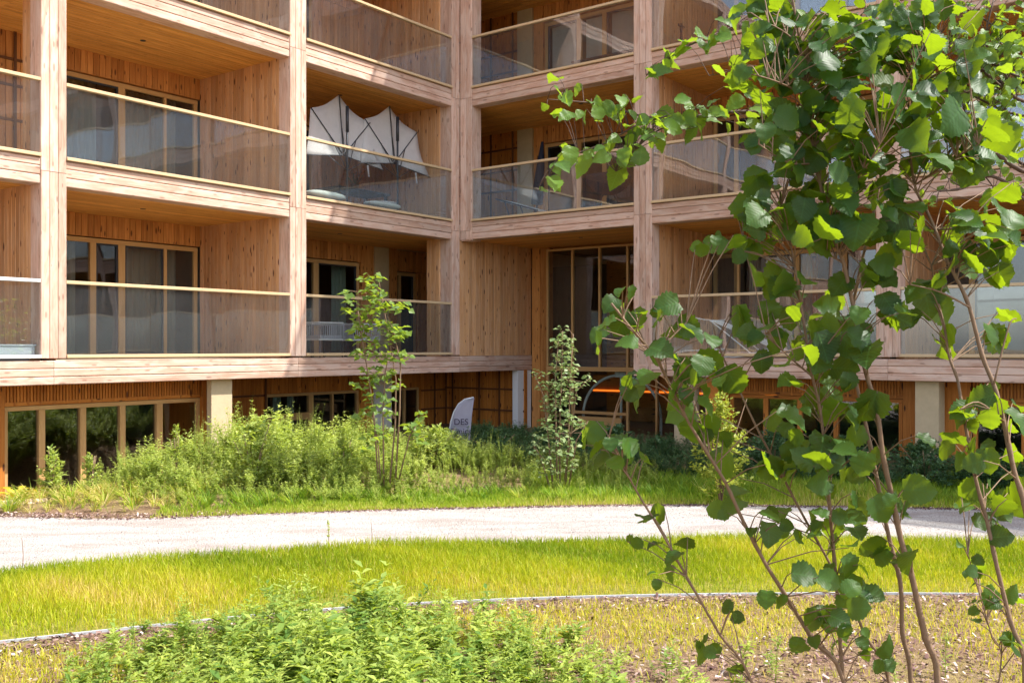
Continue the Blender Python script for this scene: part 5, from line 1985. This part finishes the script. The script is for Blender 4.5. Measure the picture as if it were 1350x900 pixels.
rr_ = np.random.default_rng(21)
CLH = [  # clusters of leaves: centre x, y, half widths, count, leaf length range in pixels
    (1075, 55, 90, 50, 30, 34, 62), (1000, 30, 45, 35, 8, 30, 52), (1150, 40, 60, 45, 20, 30, 60), (1150, 115, 80, 60, 27, 34, 66), (1065, 130, 70, 45, 16, 36, 66), (1010, 90, 45, 45, 7, 34, 52), (1075, 195, 75, 45, 18, 36, 66), (1150, 205, 70, 55, 18, 40, 66),
    (1020, 185, 40, 30, 6, 34, 50), (1040, 265, 65, 45, 16, 38, 60), (1112, 285, 65, 50, 16, 42, 66), (1010, 300, 35, 30, 6, 36, 50), (1175, 290, 40, 45, 9, 40, 62),
    (1235, 60, 75, 60, 24, 30, 58), (1245, 140, 75, 55, 20, 34, 66), (1285, 190, 60, 34, 13, 46, 74), (1295, 300, 45, 38, 12, 46, 76), (1270, 350, 55, 35, 9, 44, 70), (1190, 365, 50, 35, 9, 40, 66), (1210, 410, 40, 25, 5, 40, 60),
    (1335, 300, 20, 50, 3, 44, 60), (935, 322, 30, 10, 6, 20, 30), (975, 325, 25, 16, 5, 26, 40), (1035, 380, 40, 40, 9, 40, 62), (1000, 440, 45, 35, 8, 42, 66), (1085, 400, 40, 40, 8, 36, 56), (1110, 470, 50, 35, 8, 46, 74), (1050, 440, 40, 35, 5, 42, 62), (1150, 430, 35, 40, 5, 44, 62),
    (815, 395, 22, 12, 4, 32, 46), (812, 448, 28, 30, 8, 34, 54), (868, 425, 30, 28, 7, 32, 50), (900, 460, 45, 35, 9, 36, 56), (865, 500, 45, 35, 8, 38, 58), (925, 510, 45, 40, 8, 38, 60), (930, 560, 40, 25, 5, 40, 60), (965, 600, 28, 25, 4, 36, 52), (1020, 495, 30, 22, 4, 38, 56),
    (795, 588, 34, 26, 9, 36, 54), (832, 606, 22, 30, 5, 30, 46), (852, 668, 22, 16, 4, 32, 46), (845, 718, 26, 12, 3, 32, 46), (895, 722, 22, 14, 2, 30, 40), (868, 760, 22, 12, 3, 30, 44), (960, 805, 16, 16, 3, 28, 40), (938, 855, 24, 14, 4, 30, 44), (975, 888, 26, 12, 4, 30, 44),
    (955, 668, 22, 12, 3, 34, 48), (1015, 690, 34, 16, 5, 32, 46), (1010, 640, 35, 30, 5, 38, 56), (1070, 600, 50, 30, 7, 40, 62), (1120, 600, 40, 30, 6, 44, 68), (1060, 690, 40, 20, 6, 30, 46), (1050, 560, 40, 30, 5, 36, 56), (1110, 540, 40, 35, 7, 40, 60), (1110, 640, 40, 25, 5, 40, 56),
    (1180, 650, 35, 28, 5, 46, 66), (1130, 705, 45, 28, 8, 38, 60), (1180, 720, 24, 30, 4, 36, 50), (1095, 762, 34, 26, 6, 36, 52), (1135, 790, 30, 22, 5, 34, 48), (1080, 812, 30, 22, 6, 34, 48), (1030, 785, 24, 12, 3, 26, 38), (1160, 745, 28, 14, 3, 30, 44), (1130, 850, 45, 22, 8, 28, 42), (1065, 845, 24, 12, 3, 28, 40), (1175, 875, 20, 14, 3, 28, 38),
    (1265, 560, 26, 20, 5, 34, 50), (1300, 540, 28, 24, 5, 34, 52), (1285, 600, 34, 16, 4, 36, 54), (1325, 590, 25, 30, 4, 34, 52), (1265, 655, 30, 18, 4, 40, 58), (1320, 660, 28, 22, 5, 36, 54), (1310, 700, 22, 16, 3, 34, 50), (1280, 740, 20, 34, 9, 18, 30), (1300, 800, 22, 24, 5, 20, 30), (1325, 785, 24, 22, 4, 34, 50), (1330, 860, 22, 22, 4, 34, 46), (1230, 585, 28, 24, 3, 36, 52), (1340, 540, 15, 20, 2, 40, 50), (1315, 440, 30, 30, 5, 40, 60), (1255, 440, 22, 28, 3, 38, 54),
]
spec = []
for (cx, cy, ax_, ay_, n, lo, hi) in CLH:
    for k in range(int(n * (2.0 if cy < 335 else 1.2))):
        q = rr_.uniform(0, 1) ** .5
        a = rr_.uniform(0, 6.28)
        x, y = cx + ax_ * q * math.cos(a), cy + ay_ * q * math.sin(a)
        base_d = 2.78 if cx < 930 and cy > 380 and cy < 660 else 3.0
        spec.append((x, y, rr_.uniform(lo, hi), base_d + rr_.normal(0, .13)))
grow(hz, spec, HZ, M['bark'], 300, .0017, .62, 5)

# the birch standing just outside the frame on the right, its branches reach across
bt = Shrub('birch_tree', 'dark branched tree at the right edge whose leafy branch reaches left across the balconies', 'tree', (2.18, 3.75, 0))
bt.stem([(1440, 900), (1432, 700), (1420, 480), (1404, 300), (1394, 215), (1390, 130), (1398, -40)], 3.75, 3.9, .036, .018, M['barkd'], 70, 4, True, 'trunk')
for i, (px, d0, d1, r0, r1) in enumerate([
    ([(1393, 233), (1346, 225), (1290, 190), (1200, 172), (1100, 163), (1000, 148), (950, 149), (900, 155), (850, 154), (800, 139), (760, 134), (722, 131)], 3.85, 3.2, .010, .0015),
    ([(880, 153), (840, 165), (800, 188), (762, 202), (735, 222), (712, 243)], 3.32, 3.2, .003, .001), ([(905, 155), (868, 172), (845, 190), (830, 205), (812, 226)], 3.35, 3.25, .003, .001),
    ([(1393, 138), (1340, 130), (1250, 60), (1130, 30), (1010, 14), (960, 38), (905, 62), (868, 88), (852, 100)], 3.9, 3.3, .008, .0012), ([(1060, 18), (1010, 60), (965, 92), (935, 100)], 3.6, 3.3, .003, .001),
    ([(1393, 270), (1349, 262), (1325, 240), (1298, 232), (1270, 248), (1238, 252)], 3.85, 3.7, .009, .004), ([(1298, 232), (1275, 220), (1255, 225), (1225, 222)], 3.78, 3.6, .004, .0015),
    ([(1393, 223), (1346, 215), (1320, 180), (1330, 110), (1300, 60), (1310, 0)], 3.85, 3.9, .008, .003), ([(1393, 158), (1335, 150), (1290, 130), (1240, 105), (1190, 95)], 3.9, 3.7, .006, .002), ([(1393, 108), (1340, 100), (1300, 80), (1250, 60), (1200, 15)], 3.9, 3.8, .006, .002),
    ([(1393, 83), (1344, 75), (1310, 35), (1270, 10), (1240, -10)], 3.9, 3.9, .006, .002), ([(1310, 180), (1280, 165), (1255, 130)], 3.85, 3.8, .004, .0015), ([(1270, 248), (1250, 235), (1232, 215)], 3.7, 3.7, .0025, .001), ([(1298, 232), (1310, 250), (1300, 268)], 3.8, 3.8, .003, .001)]):
    bt.stem(px, d0, d1, r0, r1, M['barkd'], 80 + i, 4, False, 'branch')
spec = []
def along(px, n, d0, d1, spread, lo, hi, t0=0.0):
    P_ = np.array(px, float)
    cum = np.concatenate([[0], np.cumsum(np.linalg.norm(np.diff(P_, axis=0), axis=1))])
    for k in range(n):
        q = t0 + (1 - t0) * (k + rr_.uniform(0, 1)) / n
        x, y = np.interp(q * cum[-1], cum, P_[:, 0]), np.interp(q * cum[-1], cum, P_[:, 1])
        spec.append((x + rr_.normal(0, spread * .5), y + rr_.normal(2, spread), rr_.uniform(lo, hi), d0 + (d1 - d0) * q + rr_.normal(0, .06)))
along([(1100, 163), (1000, 148), (950, 149), (900, 155), (850, 154), (800, 139), (760, 134), (722, 131)], 78, 3.55, 3.2, 12, 20, 34)
along([(880, 153), (840, 165), (800, 188), (762, 202), (735, 222), (712, 243)], 28, 3.3, 3.2, 10, 24, 36)
along([(905, 155), (868, 172), (845, 190), (830, 205), (812, 226)], 22, 3.3, 3.25, 10, 24, 36)
along([(1010, 14), (960, 38), (905, 62), (868, 88), (852, 100)], 24, 3.5, 3.3, 9, 26, 38)
along([(1060, 18), (1010, 60), (965, 92), (935, 100)], 8, 3.5, 3.3, 9, 24, 36)
for (cx, cy, ax_, ay_, n, lo, hi) in [(1335, 60, 20, 70, 40, 16, 28), (1340, 150, 16, 60, 20, 16, 26), (1290, 30, 75, 45, 90, 14, 26), (1320, 90, 45, 48, 70, 14, 26), (1250, 90, 60, 45, 50, 14, 24), (1205, 40, 60, 45, 40, 14, 26), (1300, 150, 55, 34, 44, 14, 24), (1250, 160, 40, 30, 14, 14, 24), (1335, 200, 18, 30, 10, 14, 24), (1270, 215, 50, 25, 16, 12, 22), (1320, 245, 28, 24, 10, 12, 20), (1240, 255, 30, 20, 8, 12, 20)]:
    for k in range(n):
        q = rr_.uniform(0, 1) ** .5
        a = rr_.uniform(0, 6.28)
        spec.append((cx + ax_ * q * math.cos(a), cy + ay_ * q * math.sin(a), rr_.uniform(lo, hi), 3.8 + rr_.normal(0, .12)))
grow(bt, spec, BI, M['barkd'], 300, .0011, .5, 8)
